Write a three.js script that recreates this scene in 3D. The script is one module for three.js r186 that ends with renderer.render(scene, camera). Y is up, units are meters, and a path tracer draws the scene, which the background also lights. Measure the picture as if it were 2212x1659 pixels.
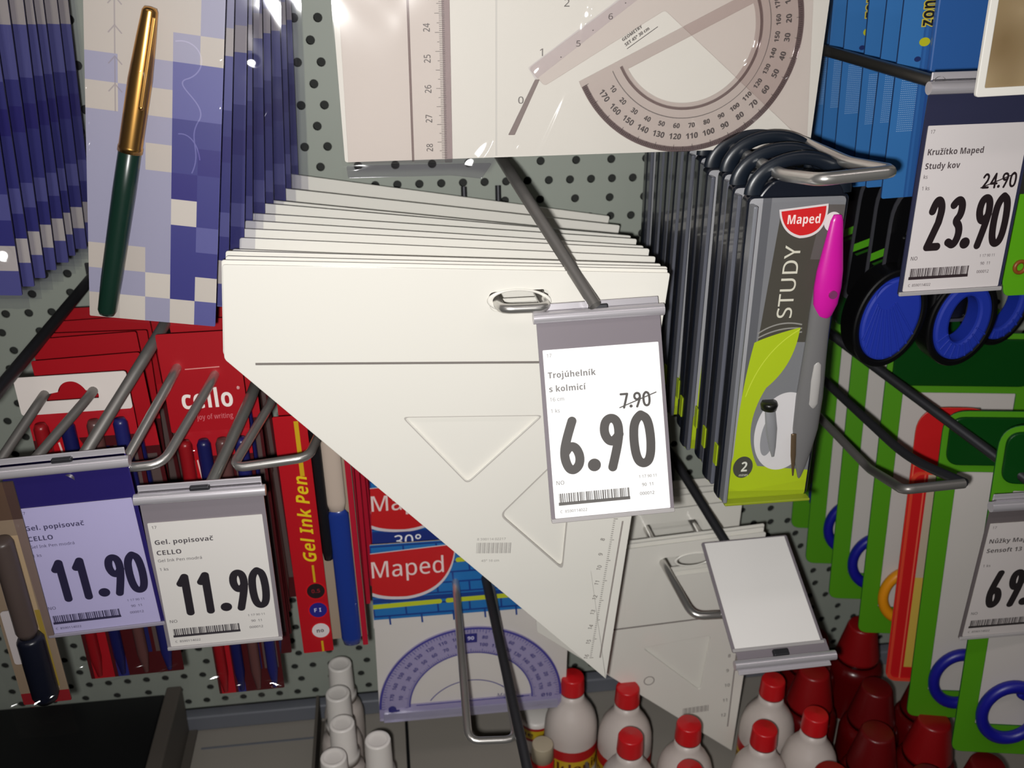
import * as THREE from 'three';
import { RoundedBoxGeometry } from 'three/addons/geometries/RoundedBoxGeometry.js';
import { mergeGeometries } from 'three/addons/utils/BufferGeometryUtils.js';
import { RectAreaLightUniformsLib } from 'three/addons/lights/RectAreaLightUniformsLib.js';

// ------------------------------------------------------------------ camera, light, exposure
const F = 2100, IW = 2212, IH = 1659, EYE = new THREE.Vector3(0, 1.35, 0.7);
const PITCH = Math.atan(940 / F), YAW = Math.atan((316 / F) * Math.cos(PITCH));
const scene = new THREE.Scene();
scene.background = new THREE.Color(0x050505);
const camera = new THREE.PerspectiveCamera(2 * Math.atan(IH / 2 / F) * 180 / Math.PI, IW / IH, 0.01, 20);
camera.rotation.order = 'YXZ';
camera.position.copy(EYE);
camera.rotation.set(-PITCH, -YAW, 0);
camera.focus = 0.5;
camera.userData.fStop = 14;
camera.updateMatrixWorld(true);
const renderer = new THREE.WebGLRenderer({ antialias: true });
renderer.toneMapping = THREE.LinearToneMapping;
renderer.toneMappingExposure = 1.0;
renderer.shadowMap.enabled = true;
RectAreaLightUniformsLib.init();
// the phone's flash beside the lens, and two ceiling lamps of the shop
const FLASH = { power: 1.03, color: new THREE.Color(1, 0.985, 0.955), at: new THREE.Vector3(-0.016, 1.338, 0.705) };
const CEILING = { power: 2.3, color: new THREE.Color(1, 0.9, 0.88) };

// ------------------------------------------------------------------ helpers
let seed = 7;
const rnd = (a = 0, b = 1) => { seed = (seed * 1664525 + 1013904223) >>> 0; return a + (b - a) * seed / 4294967296; };
const V3 = (x, y, z) => new THREE.Vector3(x, y, z);
const rot = new THREE.Euler(-PITCH, -YAW, 0, 'YXZ');
const ray = (u, v) => V3((u - IW / 2) / F, -(v - IH / 2) / F, -1).applyEuler(rot);
const P = (u, v, z) => { const d = ray(u, v); return d.multiplyScalar((z - EYE.z) / d.z).add(EYE); };      // a point of the plane z = const
const atY = (u, v, y) => { const d = ray(u, v); return d.multiplyScalar((y - EYE.y) / d.y).add(EYE); };     // a point at a height
const used = {};
const numbered = (n) => { const k = used[n] = (used[n] ?? -1) + 1; return k ? `${n}_${String(k).padStart(3, '0')}` : n; };
function tag(o, label, category, group, kind) {
  if (label) o.userData.label = label;
  if (category) o.userData.category = category;
  if (group) o.userData.group = group;
  if (kind) o.userData.kind = kind;
  return o;
}
function thing(name, label, category, group) { const g = new THREE.Group(); g.name = numbered(name); scene.add(g); return tag(g, label, category, group); }
function part(parent, name, geo, mat, label) {
  const m = new THREE.Mesh(geo, mat);
  m.name = parent === scene ? numbered(name) : name;
  m.castShadow = m.receiveShadow = true;
  if (label) m.userData.label = label;
  parent.add(m);
  return m;
}
function copy(src, label, group) { const c = src.clone(); c.name = numbered(src.name.replace(/_\d{3}$/, '')); scene.add(c); c.userData = { ...src.userData }; return tag(c, label, null, group); }
const ORD = ['front', 'second', 'third', 'fourth', 'fifth', 'sixth', 'seventh', 'eighth', 'ninth', 'tenth', 'eleventh', 'twelfth', 'thirteenth', 'fourteenth'];
const nth = (i, n) => i === 0 ? 'foremost' : i === n - 1 ? 'hindmost' : ORD[i] + ' from the front';

const std = (color, roughness = 0.6, metalness = 0, o = {}) => new THREE.MeshStandardMaterial({ color, roughness, metalness, ...o });
const phys = (color, roughness = 0.4, o = {}) => new THREE.MeshPhysicalMaterial({ color, roughness, ...o });
const pane = (color, roughness = 0.04, o = {}) => new THREE.MeshPhysicalMaterial({ color, roughness, transmission: 1, thickness: 0, ior: 1.45, side: THREE.DoubleSide, ...o });

function canvasTex(w, h, draw) {
  const c = document.createElement('canvas'); c.width = w; c.height = h;
  const x = c.getContext('2d'); draw(x, w, h);
  const t = new THREE.CanvasTexture(c); t.colorSpace = THREE.SRGBColorSpace; t.magFilter = THREE.LinearFilter; t.anisotropy = 8;
  return t;
}
function clearTex(w, h, draw) { return canvasTex(w, h, (x) => { x.clearRect(0, 0, w, h); draw(x, w, h); }); }
const printed = (map, roughness = 0.5, o = {}) => new THREE.MeshStandardMaterial({ map, roughness, ...o });
const decal = (map, roughness = 0.5) => new THREE.MeshStandardMaterial({ map, roughness, transparent: true, side: THREE.DoubleSide });

// closed outline with rounded corners; r may be one number or one per corner
function poly(pts, r = 0) {
  const s = new THREE.Shape(), n = pts.length;
  pts.forEach((p, i) => {
    const a = pts[(i + n - 1) % n], b = pts[(i + 1) % n], rr = Array.isArray(r) ? r[i] : r;
    const va = [a[0] - p[0], a[1] - p[1]], vb = [b[0] - p[0], b[1] - p[1]], la = Math.hypot(...va), lb = Math.hypot(...vb), k = Math.min(rr, la / 2.1, lb / 2.1);
    const p0 = [p[0] + va[0] / la * k, p[1] + va[1] / la * k], p1 = [p[0] + vb[0] / lb * k, p[1] + vb[1] / lb * k];
    if (i) s.lineTo(...p0); else s.moveTo(...p0);
    if (k > 1e-6) s.quadraticCurveTo(p[0], p[1], ...p1);
  });
  s.closePath();
  return s;
}
const rect = (x0, y0, x1, y1) => [[x0, y0], [x1, y0], [x1, y1], [x0, y1]];
// a plate of a shape: its front face lies at z, its caps carry uv 0..1 over its bounds
function plate(shape, depth, z = 0, bevel = 0, segs = 8) {
  const g = new THREE.ExtrudeGeometry(shape, { depth: depth - 2 * bevel, bevelEnabled: bevel > 0, bevelThickness: bevel, bevelSize: bevel, bevelOffset: -bevel, bevelSegments: 2, curveSegments: segs });
  g.translate(0, 0, z - depth + bevel);
  g.computeBoundingBox();
  const b = g.boundingBox, p = g.attributes.position, uv = g.attributes.uv;
  for (let i = 0; i < p.count; i++) uv.setXY(i, (p.getX(i) - b.min.x) / (b.max.x - b.min.x), (p.getY(i) - b.min.y) / (b.max.y - b.min.y));
  return g;
}
function flat(x0, y0, x1, y1, z = 0) { const g = new THREE.PlaneGeometry(x1 - x0, y1 - y0); g.translate((x0 + x1) / 2, (y0 + y1) / 2, z); return g; }
const box = (w, h, d, x = 0, y = 0, z = 0, r = 0) => { const g = r ? new RoundedBoxGeometry(w, h, d, 2, r) : new THREE.BoxGeometry(w, h, d); g.translate(x, y, z); return g; };
function cylBetween(a, b, r, seg = 14) {
  const d = b.clone().sub(a), g = new THREE.CylinderGeometry(r, r, d.length(), seg);
  g.applyQuaternion(new THREE.Quaternion().setFromUnitVectors(V3(0, 1, 0), d.clone().normalize()));
  g.translate((a.x + b.x) / 2, (a.y + b.y) / 2, (a.z + b.z) / 2);
  return g;
}
class PolyLine extends THREE.Curve {
  constructor(pts) { super(); this.p = pts; this.c = [0]; for (let i = 1; i < pts.length; i++) this.c.push(this.c[i - 1] + pts[i].distanceTo(pts[i - 1])); }
  getPoint(t, out = new THREE.Vector3()) {
    const s = t * this.c[this.c.length - 1]; let i = 1;
    while (i < this.c.length - 1 && this.c[i] < s) i++;
    return out.lerpVectors(this.p[i - 1], this.p[i], (s - this.c[i - 1]) / (this.c[i] - this.c[i - 1]));
  }
}
function wire(pts, r, fillet = 0.012, seg = 12) {
  const out = [pts[0].clone()];
  for (let i = 1; i < pts.length - 1; i++) {
    const p = pts[i], a = pts[i - 1].clone().sub(p), b = pts[i + 1].clone().sub(p), k = Math.min(fillet, a.length() / 2.2, b.length() / 2.2);
    const p0 = p.clone().addScaledVector(a.normalize(), k), p1 = p.clone().addScaledVector(b.normalize(), k);
    for (let j = 0; j <= 8; j++) { const t = j / 8; out.push(p0.clone().multiplyScalar((1 - t) ** 2).addScaledVector(p, 2 * t * (1 - t)).addScaledVector(p1, t * t)); }
  }
  out.push(pts[pts.length - 1].clone());
  const c = new PolyLine(out);
  return new THREE.TubeGeometry(c, Math.min(160, Math.max(24, Math.ceil(c.c[c.c.length - 1] / 0.002))), r, seg, false);
}
// a frame hung in space: origin top left, x to the right, y up, z towards the shopper; l() gives the local place of a point seen in it
function frame(name, label, category, tl, tr, bl, z, group) {
  const [z0, z1, z2] = Array.isArray(z) ? z : [z, z, z], at = (q, d) => q.isVector3 ? q.clone() : P(...q, d);
  const o = at(tl, z0), X = at(tr, z1).sub(o), w = X.length(), Y = at(bl, z2).sub(o);
  X.normalize(); Y.addScaledVector(X, -Y.dot(X));
  const h = Y.length(), up = Y.clone().divideScalar(-h), N = X.clone().cross(up);
  const g = thing(name, label, category, group);
  g.position.copy(o);
  g.quaternion.setFromRotationMatrix(new THREE.Matrix4().makeBasis(X, up, N));
  const l = (u, v) => { const d = ray(u, v), t = o.clone().sub(EYE).dot(N) / d.dot(N), q = d.multiplyScalar(t).add(EYE).sub(o); return [q.dot(X), q.dot(up)]; };
  return { g, w, h, l, o, N };
}
// thin film with soft ridges [x, y, angle, length, width, height]
// place (in a thing's own axes, on its plane z) of a picture point, and a small facet of film there that faces the shopper
function spot(g, u, v, z) {
  g.updateMatrixWorld(true);
  const e = g.worldToLocal(EYE.clone()), d = g.worldToLocal(EYE.clone().add(ray(u, v))).sub(e), p = e.clone().addScaledVector(d, (z - e.z) / d.z), to = g.worldToLocal(EYE.clone().lerp(FLASH.at, 0.5)).sub(p);
  return [p.x, p.y, -to.x / to.z, -to.y / to.z];
}
const facet = (g, u, v, z, a, b, ang = 0) => ['f', ...spot(g, u, v, z), a, b, ang];
function film(x0, y0, x1, y1, z, ridges = [], n = 40, m = 60, wob = 0.0004) {
  const g = new THREE.PlaneGeometry(x1 - x0, y1 - y0, n, m), p = g.attributes.position;
  const a = rnd(0, 6), b = rnd(0, 6);
  for (let i = 0; i < p.count; i++) {
    const x = p.getX(i) + (x0 + x1) / 2, y = p.getY(i) + (y0 + y1) / 2;
    let h = wob * (Math.sin(x * 210 + a + 3 * Math.sin(y * 60)) + Math.sin(y * 140 + b + 2 * Math.sin(x * 90)));
    for (const q of ridges) {
      if (q[0] === 'f') {
        const [, fx, fy, hx, hy, ra, rb, an] = q, c = Math.cos(an), s = Math.sin(an), dx = x - fx, dy = y - fy, e = (dx * c + dy * s) / ra, f = (-dx * s + dy * c) / rb, w = Math.exp(-((e * e + f * f) ** 3));
        h = h * (1 - w) + w * (hx * dx + hy * dy);
        continue;
      }
      const [rx, ry, ang, len, wid, hh] = q;
      const c = Math.cos(ang), s = Math.sin(ang), e = (x - rx) * c + (y - ry) * s, f = -(x - rx) * s + (y - ry) * c;
      h += hh * Math.exp(-((e / len) ** 2) - (f / wid) ** 2);
    }
    p.setXYZ(i, x, y, z + h);
  }
  g.computeVertexNormals();
  return g;
}
const scaleTo = (geo, sx, sy, sz) => { geo.scale(sx, sy, sz); return geo; };
const lathe = (pts, seg = 28) => new THREE.LatheGeometry(pts.map((p) => new THREE.Vector2(...p)), seg);

// ------------------------------------------------------------------ materials
const M = {
  peg: std(0x979d94, 0.55), dark: std(0x2a2c2a, 0.8), chrome: std(0xcfcdc9, 0.28, 0.86), steel: std(0x84817e, 0.42, 0.65), darkSteel: std(0x3a3a3e, 0.45, 0.6),
  white: std(0xe9e6df, 0.45), card: std(0xd9d4cc, 0.6), deck: std(0x9c968e, 0.5), ledge: std(0x6d7079, 0.5), taupe: std(0x5a544e, 0.6), black: std(0x0a0b0e, 0.55),
  clear: pane(0xf8f8fa, 0.05), film: pane(0xffffff, 0.11, { ior: 1.33 }), oldFilm: pane(0xeeeef3, 0.11), rule: pane(0xfbf9f9, 0.06, { ior: 1.2 }), sleeve: phys(0x9a9299, 0.2, { transmission: 0.3, thickness: 0 }), purpleSleeve: phys(0x3d3480, 0.2, { transmission: 0.35, thickness: 0 }), rim: phys(0xdad6d6, 0.25, { transmission: 0.45, thickness: 0 }),
  roll: phys(0xd2ced4, 0.28, { metalness: 0.5 }),
  milk: phys(0xe9e6de, 0.2, { clearcoat: 0.4, clearcoatRoughness: 0.15 }),
  cardEdge: std(0xcfcac2, 0.6), blueEdge: std(0x27406e, 0.5), red: std(0xb01019, 0.45), redEdge: std(0x6e0a10, 0.5),
  gold: std(0xd8a45a, 0.27, 1), bottleGreen: phys(0x07261c, 0.3, { clearcoat: 0.6 }),
  tray: phys(0x141822, 0.3, { clearcoat: 0.5 }), blister: pane(0x8b8e98, 0.12), magenta: phys(0xc8179a, 0.3), grey: phys(0x6c6b6c, 0.3), lime: std(0xa7be1b, 0.5),
  loop: phys(0x131a24, 0.35), blackPlastic: phys(0x08080a, 0.35), blue: phys(0x1b34a8, 0.55), deepBlue: phys(0x14158c, 0.4), orange: phys(0xe08f10, 0.4), green: std(0x4f9a1c, 0.5), darkGreen: std(0x0e5418, 0.5),
  bottle: phys(0xc8beb8, 0.4), cap: phys(0xe6e1dc, 0.35), redCap: phys(0xc4161c, 0.35), redGel: phys(0x5a0508, 0.25),
};

// ------------------------------------------------------------------ the setting
function struct(name, geo, mat) { return tag(part(scene, name, geo, mat), null, null, null, 'structure'); }
{
  // perforated back panel: cells with a real round hole, rows of close holes between rows of wide ones
  const T = 0.0012, R = 0.0031, rowStep = 0.0141;
  const geos = [];
  function cell(x0, x1, y0, y1, cx, cy) {
    const N = 12, ring = [], outer = [];
    for (let i = 0; i < N; i++) {
      const a = i / N * Math.PI * 2, c = Math.cos(a), s = Math.sin(a);
      ring.push([cx + R * c, cy + R * s]);
      const k = Math.min(c > 1e-9 ? (x1 - cx) / c : c < -1e-9 ? (x0 - cx) / c : 1e9, s > 1e-9 ? (y1 - cy) / s : s < -1e-9 ? (y0 - cy) / s : 1e9);
      outer.push([cx + c * k, cy + s * k]);
    }
    const pos = [], nor = [];
    const tri = (...q) => { for (const [v, n] of q) { pos.push(...v); nor.push(...n); } };
    const corners = [[x1, y1], [x0, y1], [x0, y0], [x1, y0]], f = [0, 0, 1];
    for (let i = 0; i < N; i++) {
      const j = (i + 1) % N, a = ring[i], b = ring[j], c = outer[i], d = outer[j];
      tri([[...a, 0], f], [[...c, 0], f], [[...d, 0], f]); tri([[...a, 0], f], [[...d, 0], f], [[...b, 0], f]);
      const same = Math.abs(c[0] - d[0]) < 1e-9 || Math.abs(c[1] - d[1]) < 1e-9;
      if (!same) { const am = (i + 0.5) / N * Math.PI * 2, k = corners.reduce((best, q) => { const e = Math.atan2(q[1] - cy, q[0] - cx); let dd = Math.abs(((e - am + 3 * Math.PI) % (2 * Math.PI)) - Math.PI); return dd < best[0] ? [dd, q] : best; }, [9, null])[1]; tri([[...c, 0], f], [[...k, 0], f], [[...d, 0], f]); }
      const na = [cx - a[0], cy - a[1], 0].map((v) => v / R), nb = [cx - b[0], cy - b[1], 0].map((v) => v / R);
      tri([[...a, 0], na], [[...b, 0], nb], [[...b, -T], nb]); tri([[...a, 0], na], [[...b, -T], nb], [[...a, -T], na]);
    }
    const g = new THREE.BufferGeometry();
    g.setAttribute('position', new THREE.Float32BufferAttribute(pos, 3)); g.setAttribute('normal', new THREE.Float32BufferAttribute(nor, 3));
    return g;
  }
  const X0 = -0.42, X1 = 0.72, Y1 = 1.40, yb = 0.733;
  let y = Y1, k = 0;
  while (y - rowStep > yb - 0.002) {
    const step = k % 2 ? 0.0262 : 0.01575, n = Math.floor((X1 - X0) / step);
    for (let i = 0; i < n; i++) geos.push(cell(X0 + i * step, i === n - 1 ? X1 : X0 + (i + 1) * step, y - rowStep, y, X0 + (i + 0.5) * step, y - rowStep / 2));
    y -= rowStep; k++;
  }
  struct('wall_back', mergeGeometries(geos), M.peg);
  struct('trim_1', box(1.14, 0.016, 0.012, 0.15, 0.725, 0.002, 0.002), M.ledge);
  const wallM = std(0x8a8680, 0.8), ceilM = std(0xb8b5b0, 0.9), floorM = std(0x6a6660, 0.5);
  struct('wall_behind', box(3.6, 2.7, 0.05, 0.15, 1.3, -0.045), M.dark);
  struct('wall_front', box(3.6, 2.7, 0.05, 0.15, 1.3, 2.3), wallM);
  struct('wall_left', box(0.05, 2.7, 2.4, -1.65, 1.3, 1.13), wallM);
  struct('wall_right', box(0.05, 2.7, 2.4, 1.95, 1.3, 1.13), wallM);
  struct('floor', box(3.6, 0.05, 2.4, 0.15, -0.03, 1.13), floorM);
  struct('ceiling', box(3.6, 0.05, 2.4, 0.15, 2.66, 1.13), ceilM);
}
// ceiling lamps and the flash
for (const [i, x] of [[0, -0.55], [1, 0.85]]) {
  const t = thing('ceiling_lamp', i ? 'slim white ceiling lamp above the shelf end with the scissors' : 'slim white ceiling lamp above the shelf end with the pens', 'lamp');
  t.position.set(x, 2.6, 1.15);
  part(t, 'housing', box(1.2, 0.05, 0.22, 0, 0.006, 0, 0.01), M.white);
  part(t, 'diffuser', box(1.16, 0.008, 0.17, 0, -0.022, 0), new THREE.MeshStandardMaterial({ color: 0xffffff, emissive: CEILING.color, emissiveIntensity: 1.5 }));
  const a = new THREE.RectAreaLight(CEILING.color, CEILING.power, 1.16, 0.17);
  a.position.set(x, 2.568, 1.15); a.lookAt(x, 0, 1.15); scene.add(a);
}
{
  const f = thing('flash_lamp', 'small round white flash lamp of the phone held before the shelf', 'lamp');
  f.position.copy(FLASH.at); f.rotation.order = 'YXZ'; f.rotation.set(-PITCH, -YAW, 0);
  const lens = new THREE.CylinderGeometry(0.003, 0.003, 0.001, 20); lens.rotateX(Math.PI / 2);
  part(f, 'bulb', lens, new THREE.MeshStandardMaterial({ color: 0xffffff, emissive: FLASH.color, emissiveIntensity: 2 }));
  const s = new THREE.SpotLight(FLASH.color, FLASH.power, 0, 1.0, 0.8, 2);
  s.castShadow = true; s.shadow.radius = 0.3;
  const fwd = V3(0, 0, -1).applyEuler(rot);
  s.position.copy(FLASH.at).addScaledVector(fwd, 0.002);
  s.target.position.copy(P(1180, 580, 0.15));
  scene.add(s, s.target);
}

// ------------------------------------------------------------------ shelf at the foot of the panel
const DECK = 0.716;
{
  const s = thing('shelf', 'pale grey metal shelf under the perforated panel', 'shelf');
  part(s, 'deck', box(1.14, 0.02, 0.3, 0.15, DECK - 0.01, 0.15, 0.002), M.deck);
  const seam = atY(500, 1612, DECK).z;
  part(s, 'seam', box(0.10, 0.0012, 0.0015, -0.13, DECK + 0.0004, seam), M.ledge);
  for (const [u, v, lab] of [[690, 1600, 'thin grey divider standing beside the white glue bottles'], [1236, 1600, 'thin grey divider standing beside the red capped bottles']]) {
    const q = atY(u, v, DECK), dv = thing('shelf_divider', lab, 'divider');
    part(dv, 'panel', box(0.0025, 0.03, 0.26, q.x, DECK + 0.0155, 0.14), M.taupe);
    part(dv, 'foot', box(0.008, 0.001, 0.26, q.x, DECK + 0.0006, 0.14), M.taupe);
  }
  const gq = atY(880, 1600, DECK); part(s, 'gap', box(0.0028, 0.0016, 0.28, gq.x, DECK + 0.0004, 0.15), M.black);
  const b = thing('storage_box', 'black flat box on the shelf below the pen packs', 'box'), bt = P(357, 1497, 0.004);
  part(b, 'lid', box(0.5, 0.008, 0.28, bt.x - 0.25, bt.y - 0.004, 0.145, 0.002), M.black);
  part(b, 'body', box(0.494, bt.y - DECK - 0.009, 0.274, bt.x - 0.25, (bt.y - 0.007 + DECK) / 2, 0.145), M.black);
  const d = thing('shelf_divider', 'grey brown metal divider standing against the black box', 'divider');
  part(d, 'panel', box(0.013, 0.052, 0.28, bt.x + 0.009, DECK + 0.0265, 0.146, 0.002), M.taupe);
  part(d, 'foot', box(0.02, 0.003, 0.28, bt.x + 0.0125, DECK + 0.002, 0.146), M.taupe);
}

// ------------------------------------------------------------------ lettering
const STROKES = {
  0: [[[0.5, 0.06], [0.18, 0.22], [0.08, 1], [0.18, 1.75], [0.5, 1.94], [0.82, 1.75], [0.92, 1], [0.82, 0.22], [0.5, 0.06]]],
  1: [[[0.2, 0.42], [0.55, 0.08], [0.55, 1.94]]],
  2: [[[0.1, 0.5], [0.28, 0.12], [0.62, 0.08], [0.86, 0.42], [0.72, 0.95], [0.1, 1.9], [0.92, 1.9]]],
  3: [[[0.12, 0.3], [0.42, 0.06], [0.82, 0.25], [0.8, 0.7], [0.42, 0.92], [0.82, 1.12], [0.9, 1.5], [0.6, 1.9], [0.12, 1.75]]],
  4: [[[0.7, 1.94], [0.7, 0.08], [0.08, 1.4], [0.96, 1.4]]],
  6: [[[0.62, 0.08], [0.22, 0.85], [0.1, 1.4], [0.28, 1.86], [0.55, 1.94], [0.84, 1.75], [0.9, 1.4], [0.7, 1.06], [0.4, 1.02], [0.14, 1.28]]],
  7: [[[0.08, 0.1], [0.92, 0.1], [0.4, 1.94]]],
  9: [[[0.86, 0.72], [0.6, 0.98], [0.3, 0.94], [0.1, 0.6], [0.2, 0.2], [0.5, 0.06], [0.8, 0.2], [0.88, 0.62], [0.72, 1.2], [0.42, 1.94]]],
};
function digits(c, text, x, y, w, h, lw, gap = 0.34) {
  c.lineWidth = lw; c.lineCap = 'round'; c.lineJoin = 'round';
  for (const ch of text) {
    if (ch === '.') { c.beginPath(); c.arc(x + w * 0.12, y + h - lw * 0.6, lw * 0.72, 0, 7); c.fill(); x += w * 0.5; continue; }
    for (const s of STROKES[ch]) {
      c.beginPath();
      const q = s.map(([a, b]) => [x + a * w, y + b / 2 * h]);
      c.moveTo(...q[0]);
      if (ch === '1' || ch === '4' || ch === '7') q.slice(1).forEach((k) => c.lineTo(...k));
      else { for (let i = 1; i < q.length - 1; i++) { if (ch === '2' && i >= q.length - 3) { c.lineTo(...q[i]); continue; } c.quadraticCurveTo(...q[i], (q[i][0] + q[i + 1][0]) / 2, (q[i][1] + q[i + 1][1]) / 2); } c.lineTo(...q[q.length - 1]); }
      c.stroke();
    }
    x += w * (1 + gap);
  }
}
function ticket(lines, price, old, ink = '#2b2726', bg = '#f4f2f1', code = [0.36, 0.9]) {
  return canvasTex(512, 760, (c, W, H) => {
    c.fillStyle = bg; c.fillRect(0, 0, W, H);
    c.fillStyle = ink; c.strokeStyle = ink;
    if (!lines) return;
    c.font = '500 34px sans-serif'; c.globalAlpha = 0.75;
    lines.forEach((t, i) => { c.font = i < 2 ? 'bold 38px sans-serif' : '24px sans-serif'; c.fillText(t, 14, 128 + i * (i < 2 ? 62 : 52)); });
    c.font = '22px sans-serif'; c.fillText('17', 14, 34);
    c.globalAlpha = 1;
    if (old) { digits(c, old, 325, 222, 34, 66, 10, 0.2); c.lineWidth = 5; c.beginPath(); c.moveTo(320, 285); c.lineTo(485, 228); c.stroke(); }
    if (price.length > 4) { digits(c, price.slice(0, 1), 84, 322, 64, 240, 37); digits(c, price.slice(1, 2), price[1] === '1' ? 178 : 190, 322, 64, 240, 37); digits(c, '.', 280, 322, 64, 240, 37); digits(c, price.slice(3, 4), 328, 322, 68, 240, 36); digits(c, price.slice(4), 414, 322, 76, 240, 36); }
    else { digits(c, price[0], 50, 318, 88, 240, 40); digits(c, '.', 178, 318, 88, 240, 40); digits(c, price[2], 232, 318, 88, 240, 40); digits(c, price[3], 362, 318, 94, 240, 40); }
    c.globalAlpha = 0.8; c.font = '26px sans-serif'; c.fillText('NO', 14, 610);
    c.font = '18px sans-serif'; c.fillText('1 17 90 11', 380, 612);
    c.globalAlpha = 0.9;
    let x = 24; for (let i = 0; i < 44; i++) { const w = 2 + ((i * 7919) % 5); c.fillRect(x, 650, w, 44); x += w + 2 + ((i * 104729) % 4); if (x > 330) break; }
    c.fillRect(20, 690, 316, 14);
    c.font = '20px sans-serif'; c.fillText('000012', 380, 690); c.fillText('90  11', 392, 650);
    c.font = '18px sans-serif'; c.fillText('C  8590114022', 24, 738);
  });
}
// a price tag: paper in a clear holder under a round rail
function priceTag(label, tl, tr, bl, z, map, o = {}) {
  const f = frame('price_tag', label, 'price tag', tl, tr, bl, z), { g, w, h } = f, gap = o.gap ?? 0.016, rail = o.rail ?? 1, m = 0.0022;
  part(g, 'holder', plate(poly(rect(-m, -h - m, w + m, o.flip ? m * 0.5 : gap + 0.004), 0.0015), 0.0008, -0.0006), o.sleeve ?? M.sleeve);
  part(g, 'paper', plate(poly(rect(0, -h, w, 0), 0.0006), 0.0004, 0), [printed(map, o.rough ?? 0.55), M.card]);
  if (o.front) part(g, 'cover', film(-m, -h - m, w + m, gap, 0.0012, o.ridges?.(g) ?? [], 120, 140, 0.00005), o.front);
  part(g, 'bottom_rim', box(w + 2 * m, 0.0024, 0.0018, w / 2, -h - m * 0.6, 0.0002, 0.0007), M.rim);
  if (rail) {
    const y = o.flip ? -h - gap : gap, r = 0.0033;
    if (o.flip) part(g, 'flap', plate(poly(rect(0, -h - gap, w + 0.004, -h + 0.001), 0.001), 0.0008, -0.0006), M.sleeve);
    part(g, 'rail', cylBetween(V3(-0.004, y, 0.0012), V3(w + (o.flip ? 0.006 : 0.004), y, 0.0012), r, 18), M.roll);
    part(g, 'rail_lip', box(w + 0.004, 0.006, 0.0012, w / 2, y + (o.flip ? -0.003 : 0.0045), -0.0012, 0.0005), M.roll);
    part(g, 'clip', box(0.011, 0.005, 0.005, w / 2, y + (o.flip ? 0.006 : 0.003), -0.0005, 0.001), M.darkSteel);
  }
  return f;
}
// hook: two prongs joined at the tip; inner = where they leave the goods; optional arm for the tag
function hook(label, L, R, zt, Li, Ri, zi, o = {}) {
  const g = thing('display_hook', label, 'hook');
  const tl = P(...L, zt), tr = P(...R, zt), il = P(...Li, zi), ir = P(...Ri, zi);
  const bl = il.clone().setZ(0.0015), br = ir.clone().setZ(0.0015);
  const r = o.r ?? 0.0028, rise = o.rise ?? 0;
  const pts = rise ? [bl, il, tl.clone().add(V3(0, rise, 0)), tr.clone().add(V3(0, rise, 0)), ir, br] : [bl, il, tl, tr, ir, br];
  part(g, 'prong', wire(pts, r, o.fillet ?? 0.008), o.mat ?? M.chrome);
  const c = bl.clone().add(br).multiplyScalar(0.5), bw = Math.max(0.014, bl.distanceTo(br) + 0.007);
  part(g, 'base_plate', box(bw, 0.012, 0.002, c.x, c.y, 0.0012, 0.0008), M.darkSteel);
  for (const q of [bl, br]) part(g, 'peg_clip', wire([q.clone().add(V3(0, 0.02, 0.001)), q.clone().add(V3(0, 0.002, 0.004)), q.clone().add(V3(0, -0.004, 0.006))], 0.0022, 0.004), M.darkSteel);
  if (o.arm) {
    const [a, za, b, zb] = o.arm, A = P(...a, za), B = P(...b, zb), W0 = o.slant ? B.clone().lerp(A, (zb - 0.0015) / (zb - za)) : A.clone().setZ(0.0015);
    part(g, 'tag_arm', o.slant ? cylBetween(W0, B, 0.0034) : wire([W0, A, B], 0.0034, 0.02, 16), o.armMat ?? M.steel);
    if (o.bar) part(g, 'arm_crossbar', cylBetween(P(...o.bar[0], zb), P(...o.bar[1], zb), 0.0019), M.steel);
  }
  return g;
}
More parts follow.
